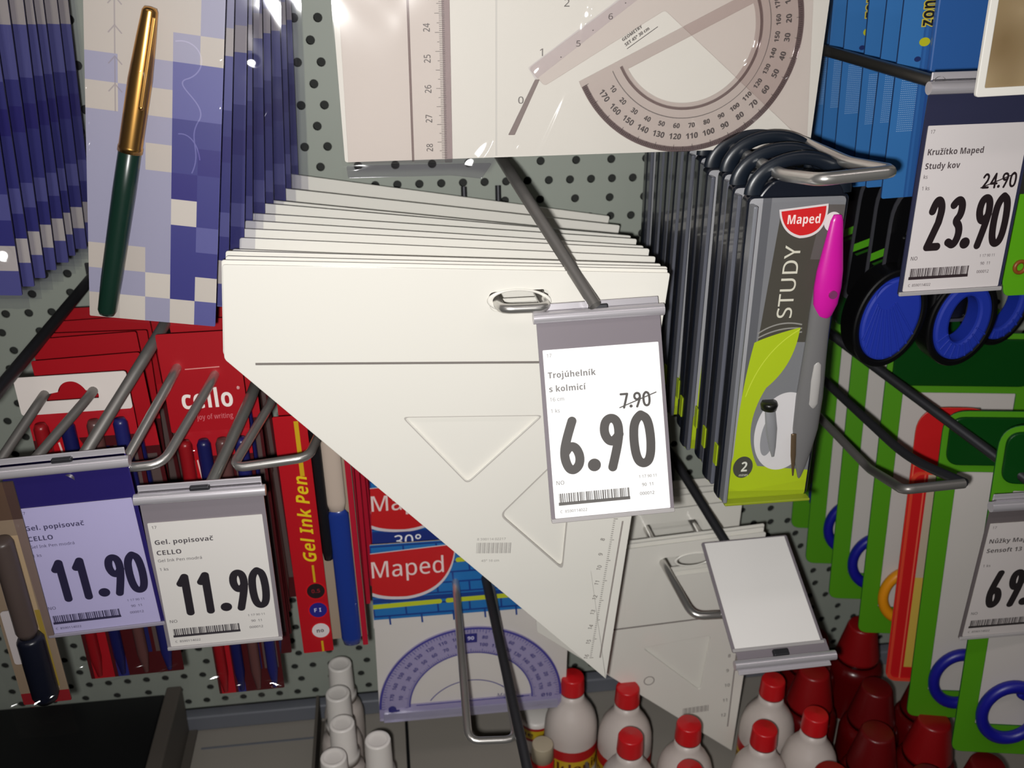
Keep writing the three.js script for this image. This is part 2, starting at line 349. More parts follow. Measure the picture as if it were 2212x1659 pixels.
// ------------------------------------------------------------------ the big stack of white set squares
{
  const f = frame('set_square', 'foremost white plastic set square of the big stack, behind the 6.90 tag', 'set square', [480, 572], [1448, 590], [484, 776], 0.2, 'white set squares of the big stack');
  const { g, l } = f;
  const L = (list) => list.map((p) => l(...p));
  const outline = poly(L([[480, 572], [1448, 590], [1309, 1467], [484, 776]]), [0.0015, 0.0015, 0.001, 0.002]);
  outline.holes.push(poly(L([[872, 902], [1170, 898], [1010, 1043]]), 0.0035), poly(L([[1083, 1112], [1214, 1226], [1240, 960]]), 0.0045));
  outline.holes.push(poly(L([[1052, 630], [1190, 622], [1192, 668], [1058, 676]]), 0.005));
  const plain = poly(L([[480, 572], [1448, 590], [1309, 1467], [484, 776]]), [0.0015, 0.0015, 0.001, 0.002]);
  plain.holes.push(poly(L([[1052, 630], [1190, 622], [1192, 668], [1058, 676]]), 0.005));
  part(g, 'plate', plate(outline, 0.0015, 0, 0.0004), M.milk);
  for (const [pts, r] of [[[[872, 902], [1170, 898], [1010, 1043]], 0.0035], [[[1083, 1112], [1214, 1226], [1240, 960]], 0.0045]]) {
    const c = L(pts), cx = (c[0][0] + c[1][0] + c[2][0]) / 3, cy = (c[0][1] + c[1][1] + c[2][1]) / 3, k = 1 + 0.0013 / Math.hypot(c[0][0] - cx, c[0][1] - cy);
    const s = poly(c.map(([x, y]) => [cx + (x - cx) * k, cy + (y - cy) * k]), r * 1.05); s.holes.push(poly(c, r));
    part(g, 'cutout_rim', plate(s, 0.0013, 0.0001), phys(0xb9b4ae, 0.3));
  }
  const [ex, ey] = l(1122, 650);
  const eyelet = new THREE.TorusGeometry(0.0155, 0.0016, 8, 40); eyelet.scale(1.05, 0.42, 0.5); eyelet.translate(ex, ey, 0.0002);
  part(g, 'hanging_slot', eyelet, M.milk);
  // printed scale: ruled line, ticks down the long edge, small bar code
  const [x0, y0] = l(480, 1470), [x1, y1] = l(1448, 572), W = 1536, H = Math.round(1536 * (y1 - y0) / (x1 - x0));
  const U = (u, v) => { const [x, y] = l(u, v); return [(x - x0) / (x1 - x0) * W, (y1 - y) / (y1 - y0) * H]; };
  const ink = clearTex(W, H, (c) => {
    c.strokeStyle = 'rgba(120,112,108,.75)'; c.lineWidth = 8;
    c.beginPath(); c.moveTo(...U(552, 786)); c.lineTo(...U(1180, 782)); c.stroke();
    c.strokeStyle = 'rgba(160,150,146,.8)'; c.lineWidth = 6; c.beginPath(); c.moveTo(...U(1345, 1125)); c.lineTo(...U(1296, 1420)); c.stroke();
    c.fillStyle = 'rgba(110,100,98,.85)';
    const a = U(1322, 1120), b = U(1270, 1420);
    for (let i = 0; i <= 70; i++) { const t = i / 70; c.fillRect(a[0] + (b[0] - a[0]) * t + 6, a[1] + (b[1] - a[1]) * t, i % 10 ? 8 : 16, 2); }
    c.font = '22px sans-serif';
    for (let i = 0; i < 9; i++) { const q = U(1303 - i * 4.6, 1162 + i * 32); c.save(); c.translate(...q); c.rotate(-1.3); c.fillText(String(8 + i), -12, 8); c.restore(); }
    c.fillStyle = 'rgba(150,145,145,.5)';
    const q = U(1030, 1172); for (let i = 0; i < 24; i++) c.fillRect(q[0] + i * 5.4, q[1] + i * 0.1, 1.5 + (i * 37) % 3, 46);
    c.font = '15px sans-serif'; c.fillText('8 590114 02217', q[0], q[1] - 10); c.fillText('45° 16 cm', q[0] + 20, q[1] + 84);
  });
  part(g, 'scale_print', flat(x0, y0, x1, y1, 0.0003), decal(ink));
  const zs = [0.2, 0.1975, 0.192, 0.183, 0.171, 0.158, 0.145, 0.131, 0.115, 0.097, 0.078, 0.05, 0.02];
  const a = f.o.clone(), b = P(590, 372, 0.02);
  zs.forEach((z, i) => {
    if (!i) return;
    const c = thing('set_square', `white plastic set square, ${nth(i, zs.length)} in the big stack on the middle hook`, 'set square', 'white set squares of the big stack');
    part(c, 'plate', plate(plain, 0.0015, 0, 0.0004), M.milk);
    const t = (0.2 - z) / 0.18;
    c.position.lerpVectors(a, b, t); c.position.z = z; c.position.x += rnd(-0.0015, 0.0015); c.position.y += rnd(-0.002, 0.002);
    c.quaternion.copy(g.quaternion); c.rotateZ(-0.1 * t + (i > 3 ? rnd(-0.007, 0.007) : 0)); if (i > 3) c.rotateX(rnd(-0.008, 0.008));
  });
}
hook('chrome display hook carrying the big stack of white set squares', [1085, 668], [1182, 664], 0.212, [1075, 655], [1172, 650], 0.2005, { fillet: 0.006, arm: [[1110, 385], 0.15, [1286, 660], 0.2175] });
priceTag('white price tag reading 6.90 before the big set squares', [1172, 757], [1422, 738], [1204, 1120], [0.219, 0.219, 0.255],
  ticket(['Trojúhelník', 's kolmicí', '16 cm', '1 ks'], '6.90', '7.90', '#4a4644', '#ffffff'), { gap: 0.0175 });

// ------------------------------------------------------------------ geometry set in its clear bag
{
  const { g, l } = frame('geometry_set', 'clear ruler, set square and protractor on a white card in a film bag', 'geometry set', [710, 0], [1799, 0], [742, 352], 0.17);
  const L = (list) => list.map((p) => l(...p));
  const [lx] = l(712, 0), [bx, by] = l(745, 354), [rx] = l(1799, 0), [cx, cy] = l(1755, 320), top = 0.11;
  part(g, 'backing_card', plate(poly([[bx, by], [cx, cy], [rx + 0.001, top], [lx - 0.001, top]], 0.0015), 0.0012, -0.004), std(0xcfcac2, 0.55));
  // ruler
  const [r0x, r0y] = l(752, 348), [r1x] = l(978, 348);
  const rul = part(g, 'ruler', plate(poly(rect(r0x, r0y - 0.002, r1x, top - 0.01), 0.001), 0.0022, -0.0012, 0.0005), M.rule);
  part(rul, 'bevel_edge', plate(poly(rect(r1x - 0.0042, r0y - 0.0018, r1x - 0.0002, top - 0.011), 0.0004), 0.0012, 0.0004), pane(0xefecee, 0.08, { ior: 1.2 }));
  part(rul, 'rib', plate(poly(rect(r0x + 0.034, r0y - 0.001, r0x + 0.0352, top - 0.011), 0.0003), 0.0006, 0), pane(0xe6e2e3, 0.08));
  const rtex = clearTex(128, 2048, (c, W, H) => {
    c.fillStyle = 'rgba(70,62,62,.85)'; c.strokeStyle = 'rgba(90,80,80,.8)';
    for (let i = 0; i < 200; i++) { c.fillRect(W - (i % 10 ? i % 5 ? 26 : 36 : 46), i * H / 200, i % 10 ? i % 5 ? 26 : 36 : 46, 2); }
    c.font = '44px sans-serif';
    for (let i = 0; i < 14; i++) { c.save(); c.translate(44, H - 70 - i * H / 12.2); c.rotate(-Math.PI / 2); c.fillText(String(28 - i), -24, 14); c.restore(); }
  });
  part(rul, 'scale_print', flat(r1x - 0.017, r0y, r1x - 0.003, r0y + 0.185, 0.0006), decal(rtex));
  part(g, 'card_fold', plate(poly(rect(l(1072, 340)[0], by + 0.002, l(1076, 340)[0], top - 0.004), 0.0003), 0.0006, -0.0036), std(0xc2beb8, 0.6));
  // set square: one long edge climbs to the upper right from its tip
  const A = l(1142, 158), B = l(1560, -170), C = l(1440, 22), D = l(1110, 300);
  const sq = poly([l(1142, 150), l(1500, -130), l(1800, -260), l(1745, 312), l(1440, 26), l(1150, 176)], 0.002);
  part(g, 'set_square', plate(poly([l(1142, 148), l(1640, -225), l(1760, -90), l(1742, 312), l(1436, 22), l(1176, 186)], [0.002, 0.002, 0.002, 0.001, 0.002, 0.002]), 0.0016, 0.0008, 0.0003), M.rule);
  const strip = part(g, 'square_edge', plate(poly([l(1140, 146), l(1640, -232), l(1648, -214), l(1156, 172)], 0.0006), 0.0008, 0.0012, 0.0002), pane(0xfcfbfd, 0.06, { ior: 1.3 }));
  const slant = part(g, 'bevelled_side', plate(poly([l(1156, 172), l(1166, 172), l(1112, 292), l(1098, 292)], 0.0005), 0.001, 0, 0.0002), pane(0xe6e2e3, 0.1));
  const box4 = clearTex(512, 160, (c) => { c.fillStyle = 'rgba(75,68,68,.8)'; c.font = 'bold 40px sans-serif'; c.fillText('GEOMETRY', 20, 50); c.fillText('SET 45° 30 cm', 20, 100); c.fillRect(20, 120, 330, 6); });
  const sp = new THREE.PlaneGeometry(0.03, 0.0095), [tx, ty] = l(1395, 62); sp.rotateZ(0.6); sp.translate(tx, ty, 0.0014);
  part(g, 'set_print', sp, decal(box4));
  const dots = clearTex(512, 512, (c) => { c.fillStyle = 'rgba(70,62,62,.75)'; c.font = '26px sans-serif'; });
  // protractor: half disc below a slanted base, open in the middle
  const ctr = l(1484, 66), rO = ctr[1] - l(1484, 326)[1], rI = rO * 0.585, ang = 0.46;
  const ps = new THREE.Shape(), N = 64;
  for (let i = 0; i <= N; i++) { const t = Math.PI + ang - 0.05 + (Math.PI + 0.1) * i / N, p = [ctr[0] + rO * Math.cos(t), ctr[1] + rO * Math.sin(t)]; if (i) ps.lineTo(...p); else ps.moveTo(...p); }
  const hole = new THREE.Path();
  for (let i = 0; i <= N; i++) { const t = Math.PI + ang + 0.08 + (Math.PI - 0.16) * i / N, p = [ctr[0] + rI * Math.cos(t), ctr[1] + rI * Math.sin(t)]; if (i) hole.lineTo(...p); else hole.moveTo(...p); }
  hole.closePath(); ps.closePath(); ps.holes.push(hole);
  const pr = part(g, 'protractor', plate(ps, 0.0016, 0.0032, 0.0004), pane(0xf6f3f3, 0.05, { ior: 1.2 }));
  const rim = (r, w, z, m, name) => { const s = new THREE.Shape(), e = [Math.PI + ang, 2 * Math.PI + ang]; s.absarc(ctr[0], ctr[1], r, e[0], e[1], false); s.absarc(ctr[0], ctr[1], r - w, e[1], e[0], true); return part(pr, name, plate(s, 0.0007, z, 0, 60), m); };
  rim(rO - 0.0002, 0.0028, 0.0036, pane(0xdedadc, 0.08), 'rim');
  rim(rI + 0.0035, 0.0014, 0.0036, pane(0xe4e0e1, 0.08), 'inner_rim');
  const S = 1024, ptex = clearTex(S, S, (c) => {
    c.translate(S / 2, S / 2); c.fillStyle = 'rgba(70,63,63,.9)'; c.strokeStyle = 'rgba(95,88,88,.9)';
    for (let i = 0; i <= 180; i += 1) {
      const t = -(Math.PI + ang) - i * Math.PI / 180, k = i % 10 ? (i % 5 ? 0.965 : 0.95) : 0.935;
      c.lineWidth = 1.6; c.beginPath(); c.moveTo(S / 2 * 0.985 * Math.cos(t), S / 2 * 0.985 * Math.sin(t)); c.lineTo(S / 2 * k * Math.cos(t), S / 2 * k * Math.sin(t)); c.stroke();
      if (i % 10 === 0 && i) for (const [r, s, txt] of [[0.865, 34, 180 - i], [0.775, 28, i]]) { c.save(); c.translate(S / 2 * r * Math.cos(t), S / 2 * r * Math.sin(t)); c.rotate(t - Math.PI / 2); c.font = `bold ${s}px sans-serif`; c.textAlign = 'center'; c.fillText(String(txt), 0, s * 0.35); c.restore(); }
    }
    c.beginPath(); c.lineWidth = 2; c.arc(0, 0, S / 2 * 0.71, Math.PI - ang - Math.PI, Math.PI - ang); c.stroke();
  });
  part(pr, 'degree_print', flat(ctr[0] - rO, ctr[1] - rO, ctr[0] + rO, ctr[1] + rO, 0.0034), decal(ptex));
  // scale digits along the slanting side of the set square
  const st = clearTex(256, 512, (c) => { c.fillStyle = 'rgba(70,62,62,.7)'; c.font = '40px sans-serif'; [[40, 440, '0'], [110, 250, '1'], [190, 60, '2']].forEach(([x, y, t]) => c.fillText(t, x, y)); });
  const [s0, s1] = l(1092, 262), [s2, s3] = l(1260, -20);
  part(g, 'side_scale', flat(s0, s1, s2, s3, 0.0012), decal(st));
  const st2 = clearTex(512, 512, (c) => { c.fillStyle = 'rgba(70,62,62,.75)'; c.font = '36px sans-serif'; ['·', '5', '·', '6', '·', '7', '·', '8'].forEach((t, i) => c.fillText(t, 30 + i * 58, 470 - i * 58)); });
  const [q0, q1] = l(1190, 150), [q2, q3] = l(1500, -110);
  part(g, 'edge_scale', flat(q0, q1, q2, q3, 0.0013), decal(st2));
  const R = (u, v, a, len, wid, h) => [...l(u, v), a, len, wid, h];
  const G = (u, v, a, b, an) => facet(g, u, v, 0.0062, a, b, an);
  part(g, 'bag', film(lx + 0.001, by - 0.0065, l(1062, 352)[0], top, 0.0062, [R(1040, 332, 0.95, 0.009, 0.0025, 0.0016), R(1255, 50, 1.2, 0.01, 0.002, 0.001), R(760, 365, 0.1, 0.01, 0.002, 0.001), G(1036, 328, 0.0095, 0.0032, 0.9), G(1014, 350, 0.004, 0.003, 0.5)], 160, 260, 0.0001), M.film);
  part(g, 'bag_front', film(l(1062, 352)[0], cy + 0.0005, cx, top, 0.0062, [R(1268, 32, 1.2, 0.008, 0.002, 0.0013), R(1180, 290, 1.15, 0.025, 0.0015, 0.0007), R(1608, 130, 1.1, 0.005, 0.0016, 0.001), R(1700, 165, 1.0, 0.007, 0.0016, 0.001), R(1650, 250, 0.5, 0.004, 0.0012, 0.0008), R(1690, 318, 0.3, 0.004, 0.0012, 0.0008), G(1267, 32, 0.0032, 0.0024, 1.2), G(1158, 152, 0.0032, 0.0016, 0.7), G(1608, 130, 0.0024, 0.0009, 1.1), G(1698, 168, 0.0034, 0.0007, 1.0), G(1652, 252, 0.0014, 0.0008, 0.5), G(1692, 318, 0.0016, 0.0009, 0.3), G(1120, 316, 0.004, 0.0007, 1.1)], 260, 240, 0.0001), M.film);
  part(g, 'bag_seam', plate(poly([l(748, 358), l(1062, 352), l(1040, 385), l(975, 378), l(752, 384)], 0.0012), 0.0008, 0.001), pane(0xf2f0f5, 0.1));
}
// ------------------------------------------------------------------ pen packs with a chequered card
const packTex = canvasTex(510, 1550, (c, W, H) => {
  const K = { B: '#aba29b', L: '#8a889f', M: '#4e4e88', D: '#2a2970', E: '#190f66', W: '#b9b1a9' };
  const rows = ['BBBBL', 'BBBBL', 'BBBLB', 'LBLMM', 'BLBMM', 'LLLDD', 'LLBDE', 'LLLED', 'LLLWD', 'LLLDM', 'BBLDD', 'LLWDW', 'BWLWM'];
  const xs = [0, 120, 222, 322, 422, 510], rh = H / 13.6;
  c.fillStyle = K.B; c.fillRect(0, 0, W, H);
  rows.forEach((r, i) => [...r].forEach((k, j) => { c.fillStyle = K[k]; c.fillRect(xs[j], H - (rows.length - i) * rh, xs[j + 1] - xs[j] + 1, rh + 1); }));
  // faint arrows up the side and a flourish
  c.strokeStyle = 'rgba(120,112,118,.55)'; c.lineWidth = 5;
  for (const y of [190, 300, 420, 530]) { c.beginPath(); c.moveTo(110, y + 110); c.lineTo(110, y); c.moveTo(86, y + 32); c.lineTo(110, y); c.lineTo(136, y + 30); c.stroke(); }
  c.strokeStyle = 'rgba(200,195,225,.28)'; c.lineWidth = 5;
  c.beginPath(); c.moveTo(330, 330); c.bezierCurveTo(420, 300, 470, 420, 380, 470); c.bezierCurveTo(300, 500, 470, 560, 420, 640); c.bezierCurveTo(380, 720, 440, 760, 400, 860); c.moveTo(345, 700); c.bezierCurveTo(380, 690, 420, 720, 430, 800); c.stroke();
});
function penPack(name, label, cat, o, X, Y, group) {
  const f = frame(name, label, cat, o, X, Y, 0, group), { g, w, h } = f, top = 0.026;
  part(g, 'card', plate(poly(rect(0, -h, w, top), 0.0008), 0.0012, -0.006), [printed(packTex, 0.5), std(0x4a4870, 0.6)]);
  return f;
}
{
  const o = P(172, 0, 0.2), bl = P(211, 692, 0.2), br = P(484, 716, 0.2), tr = o.clone().add(br).sub(bl);
  const f = penPack('pen_pack', 'gold and dark green pen on a blue chequered card in cellophane', 'pen pack', o, tr, bl, 'chequered pen packs'), { g, l, w, h } = f;
  const a = l(326, 14), b = l(231, 677), cp = l(291, 330), len = Math.hypot(a[0] - b[0], a[1] - b[1]), ang = Math.atan2(a[1] - b[1], a[0] - b[0]) - Math.PI / 2, cl = Math.hypot(a[0] - cp[0], a[1] - cp[1]);
  const place = (geo) => { geo.rotateZ(ang); geo.translate(a[0], a[1], 0.0008); return geo; };
  const r = 0.0056;
  const cap = part(g, 'pen_cap', place(lathe([[0, 0], [0.0028, -0.0004], [0.0036, -0.002], [0.0045, -0.014], [r, -0.034], [r, -cl + 0.003], [r + 0.0003, -cl + 0.0025], [r + 0.0003, -cl], [0, -cl]])), M.gold);
  part(cap, 'clip', place((() => { const q = box(0.0022, cl * 0.62, 0.0014, 0.0032, -cl * 0.36, 0.0062, 0.0006); return q; })()), M.gold);
  part(cap, 'clip_ball', place((() => { const q = new THREE.SphereGeometry(0.0013, 14, 10); q.translate(0.0032, -cl * 0.66, 0.0058); return q; })()), M.gold);
  part(g, 'pen_barrel', place(lathe([[0, -cl], [r - 0.0002, -cl], [r, -cl - 0.02], [0.0052, -len + 0.02], [0.0046, -len + 0.002], [0.0038, -len], [0, -len]])), M.bottleGreen);
  const R = (u, v, an, le, wi, hh) => [...l(u, v), an, le, wi, hh];
  part(g, 'cellophane', film(-0.001, -h + 0.004, w + 0.001, 0.026, 0.0085, [R(540, 135, 0.6, 0.004, 0.002, 0.0012), R(487, 130, 1.2, 0.006, 0.0012, 0.0014), R(488, 235, 0.4, 0.004, 0.0014, 0.0012), R(340, 90, 0.5, 0.008, 0.0016, 0.0008), R(420, 190, 1.4, 0.02, 0.001, 0.0004), R(330, 200, 1.9, 0.012, 0.001, 0.0006), facet(g, 478, 130, 0.0085, 0.0016, 0.0008, 1.2), facet(g, 479, 236, 0.0085, 0.0018, 0.0014, 0), facet(g, 305, 152, 0.0085, 0.001, 0.0007, 1.3), facet(g, 192, 260, 0.0085, 0.004, 0.0005, 1.5), facet(g, 186, 190, 0.0085, 0.0014, 0.0009, 1.5), facet(g, 193, 315, 0.0085, 0.006, 0.0006, 1.5), facet(g, 205, 430, 0.0085, 0.0012, 0.0007, 0)], 140, 320, 0.0001), M.film);
  // the packs behind it, fanned towards the panel
  const end = P(622, 37, 0.022), mark = P(484, 105, 0.2), shift = end.sub(mark), n = 9;
  for (let i = 1; i < n; i++) {
    const t = i / (n - 1), c = thing('pen_pack', `blue chequered pen pack, ${nth(i, n)} on the hook beside the perforated panel`, 'pen pack', 'chequered pen packs');
    c.position.copy(o).addScaledVector(shift, t); c.position.x += rnd(-0.0015, 0.0015); c.position.y += rnd(-0.002, 0.002); c.quaternion.copy(g.quaternion);
    c.rotateZ(0.11 * t + rnd(-0.01, 0.01));
    part(c, 'card', plate(poly(rect(0, -h, w, 0.026), 0.0008), 0.0012, -0.006), [printed(packTex, 0.5), std(0x4a4870, 0.6)]);
    part(c, 'cellophane', film(-0.001, -h + 0.004, w + 0.007, 0.026, 0.004, [[w - 0.004, -0.02 - 0.01 * i, 1.2, 0.004, 0.0014, 0.0009], ...(i === 3 ? [facet(c, 544, 134, 0.004, 0.0036, 0.003)] : i === 5 ? [facet(c, 560, 82, 0.004, 0.0012, 0.0006)] : [])], i === 3 || i === 5 ? 120 : 20, i === 3 || i === 5 ? 240 : 30, 0.0002), M.oldFilm);
  }
  // second hook of the same packs, cut by the edge of the picture
  const w1 = P(26, 542, 0.19), w2 = P(188, 444, 0.06), yRow = -h * (1 - 1.93 / 11.6), m = 8, base = V3(w, yRow, 0).applyQuaternion(g.quaternion);
  for (let i = 0; i < m; i++) {
    const t = i / (m - 1), c = thing('pen_pack', `blue chequered pen pack cut by the picture edge, ${nth(i, m)} on its hook`, 'pen pack', 'chequered pen packs');
    c.quaternion.copy(g.quaternion); c.rotateZ(0.09 + rnd(-0.012, 0.012));
    c.position.lerpVectors(w1, w2, t).sub(V3(w, yRow, 0).applyQuaternion(c.quaternion)); c.position.x += rnd(-0.001, 0.001);
    part(c, 'card', plate(poly(rect(0, -h, w, 0.026), 0.0008), 0.0012, -0.006), [printed(packTex, 0.5), std(0x4a4870, 0.6)]);
    part(c, 'cellophane', film(-0.001, -h - 0.004, w + 0.006, 0.026, 0.003, i ? [[w - 0.003, -0.12 + 0.02 * i, 1.3, 0.004, 0.0014, 0.001]] : [[w - 0.004, yRow - 0.002, 0.8, 0.004, 0.004, 0.002], [w - 0.004, -0.03, 1.2, 0.008, 0.002, 0.001], [w, yRow - 0.03, 1.2, 0.008, 0.002, 0.001], facet(c, 6, 552, 0.003, 0.005, 0.005), facet(c, 26, 170, 0.003, 0.0032, 0.0018, 0.7), facet(c, 4, 30, 0.003, 0.0012, 0.003), facet(c, 24, 660, 0.003, 0.0012, 0.001)], i ? 30 : 150, i ? 60 : 320, 0.0002), M.oldFilm);
  }
}
// ------------------------------------------------------------------ red pen pouches behind the 11.90 tags
const redTop = (word) => canvasTex(512, 560, (c, W, H) => {
  c.fillStyle = '#a30d1a'; c.fillRect(0, 0, W, H);
  if (!word) return;
  c.strokeStyle = 'rgba(235,190,180,.8)'; c.lineWidth = 5; c.beginPath(); c.moveTo(150, 200); c.lineTo(370, 196); c.stroke();
  c.fillStyle = '#efe4de'; c.font = 'bold 150px sans-serif'; c.textAlign = 'center'; c.fillText('cello', 262, 425); c.font = '26px sans-serif'; c.fillText('®', 470, 330);
  c.font = '40px sans-serif'; c.fillStyle = 'rgba(235,190,190,.6)'; c.fillText('the joy of writing', 262, 492);
});
const pouchTex = canvasTex(512, 900, (c, W, H) => {
  c.fillStyle = '#4a1418'; c.fillRect(0, 0, W, H);
  c.fillStyle = '#b01824'; c.fillRect(0, 0, W, 90);
  c.fillStyle = '#b5121c'; c.beginPath(); c.moveTo(40, 90); c.lineTo(220, 90); c.quadraticCurveTo(330, 240, 250, 420); c.lineTo(90, 300); c.fill();
  c.strokeStyle = '#e9c8c2'; c.lineWidth = 10; c.beginPath(); c.moveTo(120, 100); c.quadraticCurveTo(150, 260, 240, 400); c.stroke();
  c.fillStyle = '#232458'; c.fillRect(300, 120, 60, 700); c.fillStyle = '#5a4a48'; c.fillRect(380, 120, 110, 700);
  c.fillStyle = '#a81822'; c.fillRect(20, 440, 110, 460); c.fillStyle = '#2a2c70'; c.fillRect(150, 480, 60, 420);
});
const cello = printed(redTop('cello'), 0.4), plainRed = printed(redTop(''), 0.4), pouchM = printed(pouchTex, 0.35);
function penGeo(r, len) { return lathe([[0, 0], [r * 0.7, 0], [r, -0.003], [r, -len * 0.42], [r * 1.05, -len * 0.42], [r * 1.05, -len * 0.44], [r * 0.9, -len * 0.45], [r * 0.85, -len * 0.92], [r * 0.35, -len], [0, -len]], 14); }
const penMats = [std(0x8a1018, 0.35), std(0x14174e, 0.35), std(0x5c3a38, 0.35), std(0x1d1f5e, 0.35)];
function pouch(f, hd, headM, tab) {
  const { g, w, h } = f;
  const bw = w + 0.004;
  if (tab) {
    const s = poly(rect(0, -hd, w, 0), 0.002), cx = w * 0.48, cy = -hd * 0.52;
    const k = w / 0.06, hole = new THREE.Path();
    hole.moveTo(cx - 0.014 * k, cy - 0.0035); hole.lineTo(cx + 0.014 * k, cy - 0.0035); hole.quadraticCurveTo(cx + 0.0155 * k, cy + 0.001, cx + 0.011 * k, cy + 0.0015); hole.lineTo(cx + 0.008 * k, cy + 0.002);
    hole.quadraticCurveTo(cx + 0.005 * k, cy + 0.0085, cx, cy + 0.0082); hole.quadraticCurveTo(cx - 0.005 * k, cy + 0.008, cx - 0.007 * k, cy + 0.002); hole.lineTo(cx - 0.013 * k, cy + 0.001); hole.closePath();
    s.holes.push(hole);
    part(g, 'hang_tab', plate(s, 0.0006, 0.0008), std(0xd8cfca, 0.45));
  } else part(g, 'header', plate(poly(rect(0, -hd, w, 0), 0.0015), 0.0006, 0.0008), [headM, M.redEdge]);
  part(g, 'back_card', plate(poly(rect(0.001, -h - 0.002, w - 0.001, -hd + 0.001), 0.001), 0.0006, -0.004), [pouchM, M.redEdge]);
  for (let i = 0; i < 4; i++) { const q = penGeo(0.0042, h - hd - 0.01); q.translate(w * (0.14 + 0.24 * i), -hd - 0.006, 0.0008); part(g, 'pen', q, penMats[i]); }
  const gl = (tab ? [[175, 1440, 0.004, 0.0014], [300, 1440, 0.005, 0.0014], [352, 1448, 0.005, 0.0014], [235, 1140, 0.003, 0.0015]] : [[462, 1464, 0.006, 0.002], [516, 1480, 0.0034, 0.0016], [598, 1478, 0.0075, 0.0018, -0.4], [418, 975, 0.002, 0.001], [490, 968, 0.002, 0.001]]).map(([u, v, a, b, an]) => facet(g, u, v, 0.0062, a, b, an ?? 0.1));
  part(g, 'pouch', film(-0.002, -h - 0.012, w + 0.003, -hd + 0.002, 0.0062, [...gl, [w * 0.3, -h + 0.006, 0.2, 0.012, 0.0016, 0.0018], [w * 0.8, -h + 0.008, 0.5, 0.01, 0.0016, 0.0018], [w * 0.8, -hd - 0.02, 0.1, 0.006, 0.003, 0.001]].reverse(), 120, 300, 0.0005), M.film);
  return g;
}
{
  const a = frame('pen_pouch', 'pen pouch with a torn white hang tab behind the bluish 11.90 tag', 'pen pouch', [28, 816], [272, 800], [150, 1475], 0.155, 'red pen pouches');
  pouch(a, 0.024, null, true);
  const b = frame('pen_pouch', 'foremost red pen pouch with white lettering on the header, behind the whiter 11.90 tag', 'pen pouch', [335, 722], [512, 712], [500, 1500], 0.15, 'red pen pouches');
  pouch(b, 0.064, cello, false);
  for (const [src, n, dir, word] of [[a, 6, [-8, -0.0045], 'on the hook of the white hang tab'], [b, 6, [0, 0], 'on the hook of the lettered header']]) {
    for (let i = 1; i < n; i++) {
      const z = -0.022 * i;
      const c = thing('pen_pouch', `plain red pen pouch, ${nth(i, n)} ${word}`, 'pen pouch', 'red pen pouches');
      c.position.copy(src.o); c.position.z += z; c.position.x += rnd(-0.004, 0.004); c.position.y += rnd(-0.003, 0.003) + (src === a ? 0.004 : 0.002); c.quaternion.copy(src.g.quaternion); c.rotateZ(rnd(-0.03, 0.03));
      part(c, 'header', plate(poly(rect(0, -0.05, src.w, 0), 0.0015), 0.0006, 0.0008), [plainRed, M.redEdge]);
      part(c, 'back_card', plate(poly(rect(0.001, -src.h + 0.01, src.w - 0.001, -0.049), 0.001), 0.0006, -0.004), [pouchM, M.redEdge]);
      for (let k = 0; k < 3; k++) { const q = penGeo(0.0042, src.h - 0.07); q.translate(src.w * (0.2 + 0.3 * k), -0.056, 0.0008); part(c, 'pen', q, penMats[(k + i) % 4]); }
      if (i < 3) part(c, 'pouch', film(0, -src.h, src.w, -0.048, 0.006, [[src.w * 0.7, -src.h + 0.006, 0.3, 0.01, 0.0016, 0.0018]], 24, 50, 0.0008), M.film);
    }
  }
}
